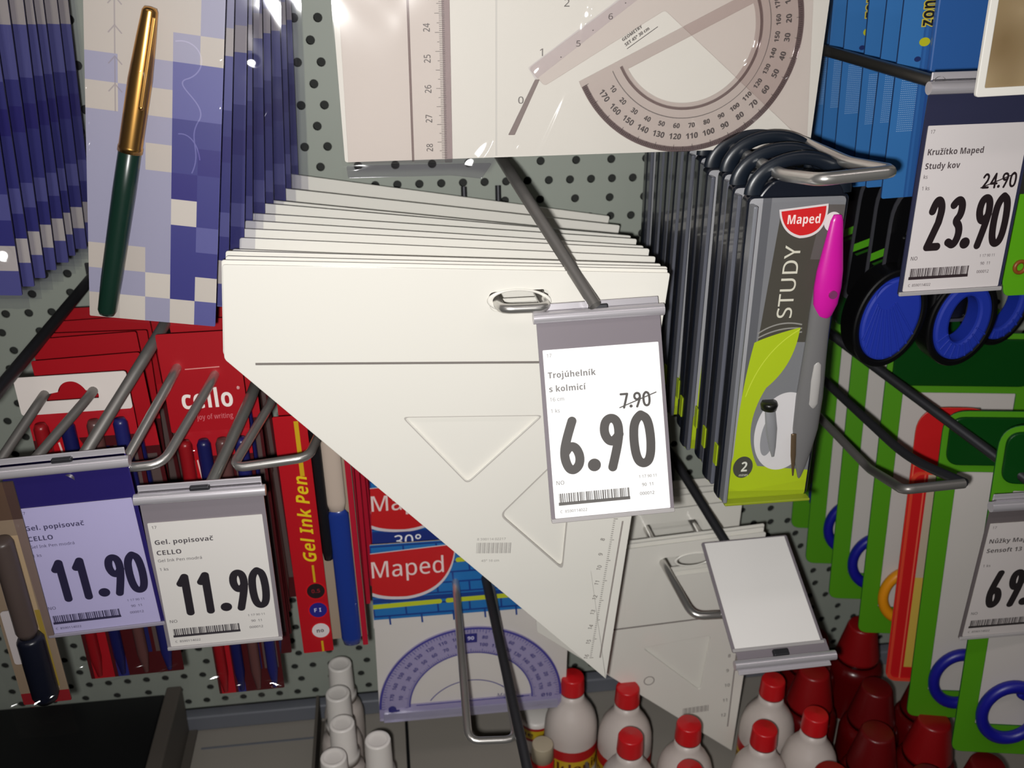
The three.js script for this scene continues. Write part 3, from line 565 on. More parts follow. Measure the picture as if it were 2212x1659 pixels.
// gel pens: red strip with upright yellow lettering
{
  const gelTex = canvasTex(160, 1400, (c, W, H) => {
    c.fillStyle = '#b0121e'; c.fillRect(0, 0, W, H);
    c.fillStyle = '#c9a21c'; c.fillRect(98, 30, 22, 300); c.fillRect(98, 850, 12, 190); c.fillRect(98, 1330, 12, 70);
    c.save(); c.translate(128, 850); c.rotate(-Math.PI / 2); c.font = 'italic bold 92px sans-serif'; c.fillStyle = '#e0c21e'; c.fillText('Gel Ink Pen', 10, 0); c.restore();
    for (const [y, k, t, tc] of [[1010, '#231a1d', '0.5', '#8a2028'], [1130, '#24247e', 'F I', '#c9c9e6'], [1262, '#d8cfd0', 'no', '#4a4348']]) { c.fillStyle = '#c3141f'; c.beginPath(); c.arc(104, y, 54, 0, 7); c.fill(); c.fillStyle = k; c.beginPath(); c.arc(104, y, 46, 0, 7); c.fill(); c.fillStyle = tc; c.font = 'bold 34px sans-serif'; c.fillText(t, 80, y + 12); }
  });
  const strip = printed(gelTex, 0.35), redLine = std(0xa8142c, 0.4), tan = std(0x9b8a78, 0.6);
  const blackPen = phys(0x111216, 0.3), bluePen = phys(0x1a3484, 0.25, { clearcoat: 0.5 }), clearPen = phys(0xb9a99c, 0.3);
  const f = frame('gel_pen_pack', 'foremost gel pen pack with yellow lettering up its red strip', 'pen pack', [588, 900], [745, 888], [668, 1408], 0.15, 'gel pen packs'), { g, w, h } = f;
  const fill = (c, first) => {
    part(c, 'card', plate(poly(rect(0, -h, w * 0.46, 0), 0.001), 0.0008, 0.001), [first ? strip : strip, M.redEdge]);
    part(c, 'back_card', plate(poly(rect(w * 0.4, -h + 0.004, w, -0.004), 0.001), 0.0006, -0.006), first ? tan : redLine);
    const pen = (x, r, m, y0, len) => { const q = lathe([[0, 0], [r * 0.6, 0], [r, -0.004], [r, -len + 0.006], [r * 0.8, -len], [0, -len]], 18); if (r > 0.005) q.scale(1, 1, 0.5); q.translate(x, y0, -0.0015); part(c, 'pen', q, m); };
    pen(w * 0.54, 0.0036, blackPen, -0.008, h * 0.55); if (first) { pen(w * 0.74, 0.0062, clearPen, -0.006, h * 0.36); pen(w * 0.75, 0.0068, bluePen, -0.07, h * 0.6); }
    part(c, 'edge_strip', plate(poly(rect(w * 0.92, -h + 0.002, w, -0.002), 0.0008), 0.0008, 0.0012), redLine);
  };
  fill(g, true);
  part(g, 'pouch', film(0, -h - 0.002, w + 0.002, 0, 0.0045, [[w * 0.8, -h + 0.03, 0.4, 0.005, 0.0014, 0.0008], [w * 0.8, -0.012, 0.3, 0.006, 0.0014, 0.001]], 24, 90, 0.0004), M.film);
  for (let i = 1; i < 6; i++) { const c = thing('gel_pen_pack', `red gel pen pack, ${nth(i, 6)} behind the yellow lettered strip`, 'pen pack', 'gel pen packs'); c.position.copy(f.o); c.position.z -= 0.024 * i; c.position.y += rnd(-0.003, 0.003); c.position.x += rnd(-0.003, 0.003) + 0.001 * i; c.quaternion.copy(g.quaternion); c.rotateZ(rnd(-0.02, 0.02)); fill(c, false); }
}
hook('chrome hook whose long bar ends beside the bluish 11.90 tag', [262, 1012], [352, 1002], 0.205, [380, 800], [462, 815], 0.155, { });
hook('dark hook ending under the bluish 11.90 tag rail', [-30, 1040], [60, 1010], 0.205, [92, 858], [198, 850], 0.16, { mat: M.steel, arm: [[345, 720], 0.145, [150, 1033], 0.208] });
hook('chrome hook in front of the gel pen packs', [500, 1012], [666, 988], 0.2, [587, 868], [706, 900], 0.15, { arm: [[550, 842], 0.15, [449, 1060], 0.208], armMat: std(0x9a9a96, 0.35, 0.8) });
{
  const t = thing('tag_arm', 'long dark arm slanting out of the picture below the cut pen packs', 'hook'), A = P(196, 602, 0.02), B = P(-30, 875, 0.21), W0 = A.clone().setZ(0.0015);
  part(t, 'rod', wire([W0, A, B], 0.0036, 0.012, 16), M.darkSteel);
  part(t, 'base_plate', box(0.016, 0.012, 0.002, W0.x, W0.y, 0.0012, 0.0008), M.darkSteel);
}
const gel = ['Gel. popisovač', 'CELLO', 'Gel Ink Pen modrá', '1 ks'];
priceTag('bluish price tag reading 11.90 in front of the white hang tab', [33, 1101], [284, 1075], [106, 1370], 0.21, ticket(gel, '11.90', null, '#2b2740', '#cfcbe2'),
  { gap: 0.0235, sleeve: M.purpleSleeve, front: pane(0xf0eefa, 0.06), ridges: (g) => [facet(g, 236, 1106, 0.0012, 0.0055, 0.0012, -0.6)] });
priceTag('white price tag reading 11.90 in front of the lettered red header', [318, 1131], [566, 1111], [378, 1396], 0.21, ticket(gel, '11.90', null, '#241f26', '#dcd8d4'), { gap: 0.0165 });
// pack at the lower edge of the left side
{
  const t = canvasTex(256, 900, (c, W, H) => { c.fillStyle = '#8d7a66'; c.fillRect(0, 0, W, H); c.fillStyle = '#5a4436'; c.fillRect(0, 0, W, 140); c.fillStyle = '#b39a7a'; c.fillRect(150, 200, 60, 640); c.fillStyle = '#6d6068'; c.fillRect(60, 260, 70, 400); c.fillStyle = '#9a8234'; c.fillRect(190, 500, 26, 330); c.fillStyle = '#8a1a22'; c.fillRect(0, 850, W, 50); });
  const { g, w, h } = frame('marker_pack', 'tan carded marker pack with a dark cap at the lower picture edge', 'marker pack', [-95, 1058], [22, 1048], [2, 1550], 0.215);
  part(g, 'card', plate(poly(rect(0, -h + 0.004, w, 0), 0.001), 0.001, -0.004), [printed(t, 0.5), M.taupe]);
  const m = (x, r, mat, y0, y1) => { const q = lathe([[0, y0], [r * 0.8, y0], [r, y0 - 0.003], [r, y1 + 0.004], [r * 0.8, y1], [0, y1]], 18); q.translate(x, 0, 0.003); return q; };
  part(g, 'marker_cap', m(w * 0.62, 0.0075, null, -h * 0.62, -h * 0.92), phys(0x0b0f1e, 0.35));
  part(g, 'marker_body', m(w * 0.6, 0.006, null, -h * 0.2, -h * 0.62), phys(0x4c403c, 0.4));
  part(g, 'label_patch', plate(poly(rect(w * 0.2, -h * 0.74, w * 0.5, -h * 0.5), 0.002), 0.0008, 0.004), std(0xbfb6b6, 0.5));
  part(g, 'film', film(0, -h - 0.008, w + 0.006, 0, 0.0115, [[w * 0.3, -h + 0.005, 0.3, 0.006, 0.0012, 0.0016], [w * 0.75, -h + 0.004, 0.2, 0.006, 0.0012, 0.0016], [w * 0.9, -h + 0.006, 0.6, 0.004, 0.0012, 0.0014], facet(g, 30, 1524, 0.0115, 0.004, 0.0014, 0.2), facet(g, 80, 1518, 0.0115, 0.004, 0.0016, 0.4), facet(g, 112, 1506, 0.0115, 0.0034, 0.0013, 0.2), facet(g, 60, 1290, 0.0115, 0.002, 0.0009, 0.2)], 100, 260, 0.0005), M.film);
}
// ------------------------------------------------------------------ protractor packs
{
  const draw = (front) => canvasTex(1024, 1024, (c, W, H) => {
    c.fillStyle = '#d9d3ce'; c.fillRect(0, 0, W, H);
    const by = 420; c.fillStyle = '#1f6fb4'; c.fillRect(0, 0, W, by);
    c.strokeStyle = '#123a86'; c.lineWidth = 9;
    for (let r = 0; r < 8; r++) { c.beginPath(); c.moveTo(0, r * 56 + 10); c.lineTo(W, r * 56 + 6); c.stroke(); for (let k = 0; k < 7; k++) { const x = k * 165 + (r % 2) * 80; c.beginPath(); c.moveTo(x, r * 56 + 10); c.lineTo(x + 4, r * 56 + 62); c.stroke(); } }
    c.fillStyle = '#123a86'; c.fillRect(0, 300, W, 26); c.fillRect(500, 90, W, 20);
    c.strokeStyle = '#c2cc2a'; c.lineWidth = 26; c.lineCap = 'round';
    for (const [x0, x1, y] of [[0, 340, 345], [385, 1000, 338], [440, 560, 112], [520, 1000, 58]]) { c.beginPath(); c.moveTo(x0, y); c.lineTo(x1, y - 6); c.stroke(); }
    c.fillStyle = '#d8cfd2'; c.beginPath(); c.moveTo(-20, 46); c.lineTo(430, 20); c.quadraticCurveTo(420, 290, 180, 312); c.quadraticCurveTo(30, 312, -20, 270); c.fill();
    c.fillStyle = '#c61b1f'; c.beginPath(); c.moveTo(-20, 50); c.lineTo(425, 26); c.quadraticCurveTo(405, 278, 175, 296); c.quadraticCurveTo(40, 296, -20, 250); c.fill();
    c.fillStyle = '#f0dcd8'; c.font = '124px sans-serif'; c.save(); c.translate(-8, 182); c.rotate(-0.02); c.fillText('Maped', 0, 0); c.restore();
    if (!front) { c.fillStyle = '#1b2f7c'; c.fillRect(0, 310, 1024, 110); c.fillStyle = '#fff'; c.font = '96px sans-serif'; c.fillText('30°', 110, 400); }
  });
  const f = frame('protractor_pack', 'foremost protractor pack with a red logo on blue brick print', 'protractor pack', [798, 1180], [1236, 1150], [798, 1556], 0.1, 'protractor packs'), { g, l, w, h } = f;
  const yb = l(1000, 1545)[1];
  part(g, 'card', plate(poly(rect(0, -h, w, 0), 0.001), 0.001, -0.001), [printed(draw(true), 0.5), M.cardEdge]);
  const c0 = l(1018, 1512), r0 = l(1212, 1495)[0] - c0[0];
  const ring = new THREE.Shape(); ring.absarc(c0[0], c0[1], r0, 0, Math.PI, false); ring.lineTo(c0[0] - r0, c0[1] - 0.012); ring.lineTo(c0[0] + r0, c0[1] - 0.012); ring.closePath();
  const inner = new THREE.Path(); inner.absarc(c0[0], c0[1] + 0.001, r0 * 0.66, 0.02, Math.PI - 0.02, false); inner.closePath(); ring.holes.push(inner);
  const pr = part(g, 'protractor', plate(ring, 0.0014, 0.0018, 0.0003, 40), phys(0xe4e0f6, 0.12, { transmission: 0.8, thickness: 0 }));
  const S = 1024, tex = clearTex(S, S, (c) => {
    c.translate(S / 2, S / 2); c.fillStyle = 'rgba(36,34,120,.95)'; c.strokeStyle = 'rgba(60,56,150,.85)';
    for (const [r, lw] of [[0.985, 12], [0.67, 8]]) { c.lineWidth = lw; c.beginPath(); c.arc(0, 0, S / 2 * r, Math.PI, 0); c.stroke(); }
    for (let i = 0; i <= 180; i += 2) { const t = -i * Math.PI / 180; c.lineWidth = 3; for (const [r, q] of [[0.97, i % 10 ? 0.94 : 0.92], [0.68, i % 10 ? 0.7 : 0.72]]) { c.beginPath(); c.moveTo(S / 2 * r * Math.cos(t), S / 2 * r * Math.sin(t)); c.lineTo(S / 2 * q * Math.cos(t), S / 2 * q * Math.sin(t)); c.stroke(); }
      if (i % 10 === 0 && i % 90) for (const [r, v] of [[0.87, i], [0.775, 180 - i]]) { c.save(); c.translate(S / 2 * r * Math.cos(t), S / 2 * r * Math.sin(t)); c.rotate(t + Math.PI / 2); c.font = 'bold 30px sans-serif'; c.textAlign = 'center'; c.fillText(String(v), 0, 10); c.restore(); } }
    c.fillRect(-34, -S / 2 * 0.92, 68, 60); c.fillStyle = '#d8d6f0'; c.font = 'bold 34px sans-serif'; c.textAlign = 'center'; c.fillText('90', 0, -S / 2 * 0.92 + 42);
    c.fillStyle = 'rgba(36,34,120,.9)'; c.beginPath(); c.arc(-S / 2 * 0.86, 4, 22, 0, 7); c.fill(); c.fillRect(-S / 2 * 0.9, 10, 60, 14); c.font = 'bold 34px sans-serif'; c.fillText('Ø10', S / 2 * 0.83, 8);
    c.lineWidth = 6; c.beginPath(); c.arc(0, S * 0.12, S * 0.27, Math.PI * 1.19, Math.PI * 1.81); c.stroke(); c.beginPath(); c.moveTo(-S * 0.3, -8); c.lineTo(S * 0.32, -8); c.stroke();
    c.fillRect(S * 0.18, -14, 110, 12); c.font = 'italic 34px serif'; c.fillText('Maped', S * 0.19, -18);
  });
  part(pr, 'degree_print', flat(c0[0] - r0, c0[1] - r0, c0[0] + r0, c0[1] + r0, 0.002), decal(tex));
  part(pr, 'rule_bar', plate(poly(rect(c0[0] - r0 + 0.003, c0[1] - 0.0125, c0[0] + r0 - 0.003, c0[1] - 0.004), 0.001), 0.0016, 0.0034, 0.0003), phys(0xd5d2e6, 0.12, { transmission: 0.6, thickness: 0 }));
  part(g, 'film', film(0, -h - 0.001, w, 0, 0.005, [[w * 0.28, -h + 0.004, 0, 0.01, 0.001, 0.0009], [w * 0.45, -h + 0.0045, 0.1, 0.01, 0.001, 0.0009], [w * 0.88, -h + 0.006, 0.1, 0.008, 0.001, 0.0009], [w * 0.95, -h + 0.02, 1.5, 0.004, 0.001, 0.0008], facet(g, 848, 1550, 0.005, 0.006, 0.0013, 0.1), facet(g, 955, 1538, 0.005, 0.008, 0.0013, 0.1), facet(g, 1168, 1524, 0.005, 0.006, 0.0014, 0.1), facet(g, 1008, 1345, 0.005, 0.0016, 0.0008, 0.6)], 200, 200, 0.0001), M.film);
  const back = draw(false);
  for (let i = 1; i < 4; i++) {
    const c = thing('protractor_pack', `protractor pack with a red logo, ${nth(i, 4)} on the lower hook`, 'protractor pack', 'protractor packs');
    c.position.copy(f.o); c.position.z = 0.1 - 0.024 * i; c.position.y += [0, 0.04, 0.038, 0.036][i]; c.position.x += rnd(-0.002, 0.003); c.quaternion.copy(g.quaternion); c.rotateZ(rnd(-0.03, 0.01));
    part(c, 'card', plate(poly(rect(0, -h + 0.012, w, 0), 0.001), 0.001, -0.001), [printed(i === 1 ? back : back, 0.5), M.cardEdge]);
  }
  hook('dark chrome hook hanging down in front of the protractor', [1012, 1602], [1116, 1598], 0.215, [985, 1265], [1062, 1272], 0.104, { slant: true, armMat: M.darkSteel, mat: M.chrome, arm: [[1058, 1290], 0.115, [1148, 1700], 0.25] });
}
// ------------------------------------------------------------------ the smaller stack of set squares, below
{
  const f = frame('set_square', 'foremost white set square of the lower stack, behind the blank turned tag', 'set square', [1150, 1213], [1655, 1150], [1160, 1365], 0.112, 'white set squares of the lower stack'), { g, l } = f;
  const L = (list) => list.map((p) => l(...p));
  const slot = () => poly(L([[1428, 1205], [1560, 1190], [1568, 1232], [1440, 1248]]), 0.004), out = L([[1150, 1213], [1655, 1150], [1581, 1622], [1160, 1365]]);
  const s = poly(out, 0.0015); s.holes.push(slot(), poly(L([[1388, 1400], [1512, 1492], [1536, 1372]]), 0.004));
  const s2 = poly(out, 0.0015); s2.holes.push(slot());
  part(g, 'plate', plate(s, 0.0014, 0, 0.0003), M.milk);
  const [ex, ey] = l(1497, 1208), eye = new THREE.TorusGeometry(0.0135, 0.0013, 8, 36); eye.scale(1, 0.4, 0.5); eye.translate(ex, ey, 0.0002);
  part(g, 'hanging_slot', eye, M.milk);
  const [x0, y0] = l(1150, 1630), [x1, y1] = l(1660, 1150), W = 1024, H = Math.round(1024 * (y1 - y0) / (x1 - x0)), U = (u, v) => { const [x, y] = l(u, v); return [(x - x0) / (x1 - x0) * W, (y1 - y) / (y1 - y0) * H]; };
  part(g, 'scale_print', flat(x0, y0, x1, y1, 0.0003), decal(clearTex(W, H, (c) => {
    c.strokeStyle = 'rgba(110,98,98,.6)'; c.lineWidth = 7; c.beginPath(); c.moveTo(...U(1310, 1362)); c.lineTo(...U(1600, 1325)); c.stroke();
    c.lineWidth = 5; c.strokeStyle = 'rgba(140,128,128,.8)'; c.beginPath(); c.moveTo(...U(1592, 1400)); c.lineTo(...U(1570, 1580)); c.stroke();
    c.fillStyle = 'rgba(90,80,82,.9)'; c.font = '24px sans-serif'; for (let i = 0; i < 6; i++) c.fillText(String(8 + i), ...U(1572 - i * 4, 1420 + i * 32));
    c.fillStyle = 'rgba(120,110,112,.55)'; const q = U(1475, 1530); for (let i = 0; i < 20; i++) c.fillRect(q[0] + i * 6, q[1], 2 + (i * 37) % 3, 34);
    c.strokeStyle = 'rgba(130,120,120,.6)'; c.lineWidth = 4; const k = U(1402, 1470); c.beginPath(); c.arc(k[0], k[1], 22, 0, 7); c.stroke();
  })));
  [0.1085, 0.104, 0.066, 0.058, 0.048, 0.036, 0.022].forEach((z, i) => {
    const c = thing('set_square', `white set square, ${nth(i + 1, 8)} in the lower stack`, 'set square', 'white set squares of the lower stack');
    part(c, 'plate', plate(s2, 0.0014, 0, 0.0003), M.milk);
    c.position.copy(f.o); c.position.z = z; c.position.y += i > 1 ? rnd(-0.002, 0.003) : 0.0015; c.position.x += rnd(-0.002, 0.002); c.quaternion.copy(g.quaternion); c.rotateZ(i > 1 ? rnd(-0.03, 0.01) : 0.004);
  });
  hook('chrome hook carrying the lower stack of white set squares', [1497, 1332], [1600, 1326], 0.16, [1432, 1215], [1540, 1205], 0.1135, { arm: [[1452, 985], 0.05, [1726, 1428], 0.206], armMat: M.darkSteel, fillet: 0.009 });
  priceTag('blank white price tag turned up over its hook arm, rail at its lower end', [1522, 1174], [1694, 1158], [1606, 1400], [0.125, 0.125, 0.198], ticket(null, '', null, '#000', '#f4f1ee'), { flip: true, gap: 0.012 });
}
// ------------------------------------------------------------------ compass packs
{
  const f = frame('compass_pack', 'foremost compass pack with a magenta grip, grey and lime card', 'compass pack', [1620, 428], [1844, 421], [1553, 1087], 0.235, 'compass packs'), { g, l, w, h } = f;
  const W = 512, H = 1480, U = (u, v) => { const [x, y] = l(u, v); return [x / w * W, -y / h * H]; };
  const tex = canvasTex(W, H, (c) => {
    const path = (pts, fill) => { c.fillStyle = fill; c.beginPath(); pts.forEach((p, i) => i ? c.lineTo(...U(...p)) : c.moveTo(...U(...p))); c.closePath(); c.fill(); };
    c.fillStyle = '#77787c'; c.fillRect(0, 0, W, H);
    c.fillStyle = '#9a9a9e'; c.fillRect(0, 0, 70, H); c.fillStyle = '#5c5d62'; c.fillRect(70, 0, 46, H);
    path([[1690, 470], [1850, 470], [1800, 740], [1640, 740]], '#47443d');
    path([[1790, 440], [1850, 440], [1830, 560], [1760, 560]], '#5a5654');
    c.fillStyle = '#d9d5d4'; c.beginPath(); c.ellipse(...U(1812, 478), 48, 44, 0.2, 0, 7); c.fill();
    // lime swoosh, grey arcs above it
    c.strokeStyle = '#8f8d88'; c.lineWidth = 7; for (const d of [0, 16, 32]) { c.beginPath(); c.moveTo(...U(1640, 722 + d * 0.6)); c.quadraticCurveTo(...U(1690, 690 + d), ...U(1742, 702 + d * 0.5)); c.stroke(); }
    c.fillStyle = '#a9bf1e'; c.beginPath(); c.moveTo(...U(1738, 708)); c.quadraticCurveTo(...U(1660, 728), ...U(1632, 742)); c.quadraticCurveTo(...U(1600, 850), ...U(1585, 990)); c.lineTo(...U(1548, 1092)); c.lineTo(...U(1790, 1092)); c.lineTo(...U(1790, 1020)); c.lineTo(...U(1640, 1010)); c.quadraticCurveTo(...U(1600, 930), ...U(1660, 840)); c.quadraticCurveTo(...U(1725, 790), ...U(1738, 708)); c.fill();
    c.strokeStyle = '#c4d640'; c.lineWidth = 5; c.beginPath(); c.moveTo(...U(1738, 712)); c.quadraticCurveTo(...U(1650, 760), ...U(1612, 860)); c.stroke();
    c.fillStyle = '#d3d0d2'; c.beginPath(); c.ellipse(...U(1700, 935), 168, 205, 0.12, 0, 7); c.fill();
    c.fillStyle = '#8f8f94'; c.beginPath(); c.ellipse(...U(1665, 945), 42, 105, 0.1, 0, 7); c.fill();
    path([[1555, 1052], [1600, 1066], [1690, 1050], [1770, 1035], [1790, 1092], [1545, 1092]], '#a4b81e'); path([[1552, 1066], [1790, 1060], [1790, 1092], [1545, 1092]], '#93a51c');
    c.fillStyle = '#45443f'; c.beginPath(); c.arc(...U(1607, 1013), 58, 0, 7); c.fill();
    c.fillStyle = '#d8d8cc'; c.font = 'bold 74px sans-serif'; c.textAlign = 'center'; let q = U(1609, 1022); c.fillText('2', q[0], q[1]); c.font = '20px sans-serif'; c.fillText('mines', q[0], q[1] + 26);
    // logo
    c.fillStyle = '#d8d0d0'; c.beginPath(); c.moveTo(...U(1688, 452)); c.lineTo(...U(1802, 438)); c.quadraticCurveTo(...U(1800, 512), ...U(1735, 514)); c.quadraticCurveTo(...U(1690, 505), ...U(1688, 452)); c.fill();
    c.fillStyle = '#cc1f22'; c.beginPath(); c.moveTo(...U(1693, 456)); c.lineTo(...U(1797, 443)); c.quadraticCurveTo(...U(1794, 506), ...U(1736, 508)); c.quadraticCurveTo(...U(1696, 500), ...U(1693, 456)); c.fill();
    c.fillStyle = '#f3dcd8'; c.font = 'bold 56px sans-serif'; q = U(1744, 482); c.fillText('Maped', q[0], q[1]);
    c.save(); q = U(1716, 690); c.translate(q[0], q[1]); const q2 = U(1740, 520); c.rotate(Math.atan2(q2[1] - q[1], q2[0] - q[0])); c.textAlign = 'left'; c.font = '116px sans-serif'; c.fillStyle = '#d3d0c0'; c.fillText('STUDY', 0, 0, Math.hypot(q2[0] - q[0], q2[1] - q[1])); c.restore();
  });
  const D = 0.0105;
  const tray = box(w, h, D, w / 2, -h / 2, -0.0022 - D / 2, 0.003);
  const shoulder = (geo) => geo;
  const loopG = () => { const t = new THREE.TorusGeometry(0.018, 0.0036, 12, 30, Math.PI); t.scale(1.35, 1.0, 0.7); t.translate(w * 0.52, 0.0, -0.008); return t; };
  part(g, 'tray', tray, M.tray);
  part(g, 'card', plate(poly(rect(0.0006, -h + 0.0006, w - 0.003, -0.0006), 0.003), 0.0006, -0.0012), [printed(tex, 0.4), M.tray]);
  part(g, 'hanging_loop', loopG(), M.loop);
  const shG = plate(poly([[0.004, -0.006], [w - 0.002, -0.006], [w - 0.004, 0.004], [w * 0.7, 0.009], [w * 0.25, 0.008], [0.008, 0.002]], 0.004), 0.006, -0.004, 0.001);
  part(g, 'shoulder', shG, M.tray);
  part(g, 'side_label', box(0.0008, 0.013, 0.005, -0.0001, -h + 0.026, -0.012), M.lime);
  // the compass itself: magenta grip over a grey body that narrows to a steel point
  const axis = (geo, a, b, z) => { const A = l(...a), B = l(...b); geo.rotateZ(Math.atan2(A[1] - B[1], A[0] - B[0]) - Math.PI / 2); geo.translate(A[0], A[1], z); return geo; };
  const ln = (a, b) => { const A = l(...a), B = l(...b); return Math.hypot(A[0] - B[0], A[1] - B[1]); };
  const gl = ln([1808, 462], [1772, 690]);
  const prof = (k, pts) => { const q = lathe(pts.map(([r, t]) => [r, -t * k]), 24); q.scale(1, 1, 0.55); return q; };
  const grip = part(g, 'compass_grip', axis(prof(gl, [[0, 0], [0.0022, 0.004], [0.0034, 0.06], [0.0052, 0.28], [0.0072, 0.52], [0.0076, 0.68], [0.0068, 0.84], [0.0045, 0.95], [0.002, 0.995], [0, 1]]), [1808, 462], [1776, 690], 0.001), M.magenta);
  const [sx, sy] = l(1790, 630), scr = new THREE.CylinderGeometry(0.0022, 0.0024, 0.0016, 16); scr.rotateX(Math.PI / 2); scr.translate(sx, sy, 0.0052);
  part(grip, 'screw', scr, std(0x9a4a80, 0.3, 0.5));
  const bl = ln([1780, 620], [1722, 1035]);
  const body = part(g, 'compass_body', axis(prof(bl, [[0, 0], [0.0055, 0.01], [0.0062, 0.12], [0.0062, 0.22], [0.0068, 0.36], [0.0078, 0.55], [0.0074, 0.72], [0.0052, 0.84], [0.003, 0.93], [0.001, 0.99], [0, 1]]), [1780, 620], [1726, 1035], -0.0005), M.grey);
  part(body, 'slot', axis(prof(bl, [[0, 0], [0.0022, 0.02], [0.003, 0.1], [0.003, 0.22], [0.0012, 0.25], [0, 0.25]]), [1762, 775], [1734, 1010], 0.0028), std(0xa9a6a4, 0.35));
  part(g, 'needle', axis(prof(ln([1712, 935], [1708, 1025]), [[0, 0], [0.0016, 0], [0.0016, 0.5], [0.0004, 1], [0, 1]]), [1712, 935], [1710, 1025], 0.0016), std(0x8a7358, 0.3, 0.7));
  const [kx, ky] = l(1660, 872), knob = lathe([[0, 0.002], [0.004, 0.002], [0.0048, 0], [0.0042, -0.003], [0, -0.0045]], 20); knob.translate(kx, ky, 0.001);
  part(g, 'lead_knob', knob, M.blackPlastic);
  part(g, 'lead_holder', axis(prof(ln([1662, 885], [1665, 985]), [[0, 0], [0.003, 0], [0.0034, 0.4], [0.002, 0.8], [0.0008, 1], [0, 1]]), [1662, 885], [1668, 985], 0.001), std(0xa5a5aa, 0.3, 0.4));
  part(g, 'blister', film(0.001, -h + 0.001, w - 0.001, -0.001, 0.0072, [[0.006, -0.1, 1.5, 0.03, 0.0015, 0.0006]], 20, 40, 0.00015), M.film);
  part(g, 'blister_edge', box(0.0024, h - 0.006, 0.0075, 0.0016, -h / 2, 0.0022, 0.0008), phys(0x8d8f96, 0.22, { transmission: 0.3, thickness: 0 }));
  part(g, 'blister_foot', box(w - 0.004, 0.0016, 0.006, w / 2, -h + 0.0012, 0.002, 0.0006), phys(0xb7c53a, 0.15, { transmission: 0.5, thickness: 0 }));
  const grayEdge = phys(0x5c5e68, 0.25, { clearcoat: 0.4 });
  for (let i = 1; i < 10; i++) {
    const c = thing('compass_pack', `dark compass pack, ${nth(i, 10)} in the row behind the magenta compass`, 'compass pack', 'compass packs');
    c.position.copy(f.o); c.position.z -= 0.0208 * i; c.position.x += rnd(-0.0012, 0.0012); c.position.y += 0.001 * i + rnd(-0.0015, 0.0015); c.quaternion.copy(g.quaternion); c.rotateZ(rnd(-0.01, 0.01));
    part(c, 'tray', tray, M.tray); part(c, 'hanging_loop', loopG(), M.loop);
    part(c, 'card', plate(poly(rect(0.0006, -h + 0.0006, w - 0.003, -0.0006), 0.003), 0.0006, -0.0012), [printed(tex, 0.4), M.tray]);
    part(c, 'blister_edge', box(0.0024, h - 0.006, 0.0072, 0.0013, -h / 2, 0.002, 0.0008), grayEdge);
    part(c, 'side_label', box(0.0008, 0.013, 0.005, -0.0001, -h + 0.026, -0.012), M.lime);
  }
  hook('chrome hook through the loops of the compass packs', [1768, 388], [1934, 370], 0.268, [1690, 378], [1835, 352], 0.236, { r: 0.0032, fillet: 0.006, arm: [[1795, 112], 0.1, [2030, 180], 0.222], armMat: std(0x6f6c68, 0.35, 0.85) });
  priceTag('white price tag reading 23.90 before the blue cards', [2006, 272], [2226, 263], [1922, 632], 0.222, ticket(['Kružítko Maped', 'Study kov', 'ks', '1 ks'], '23.90', '24.90', '#1e1216', '#d9d2d2'), { gap: 0.019, sleeve: phys(0x3a3c58, 0.25, { transmission: 0.3, thickness: 0 }) });
}
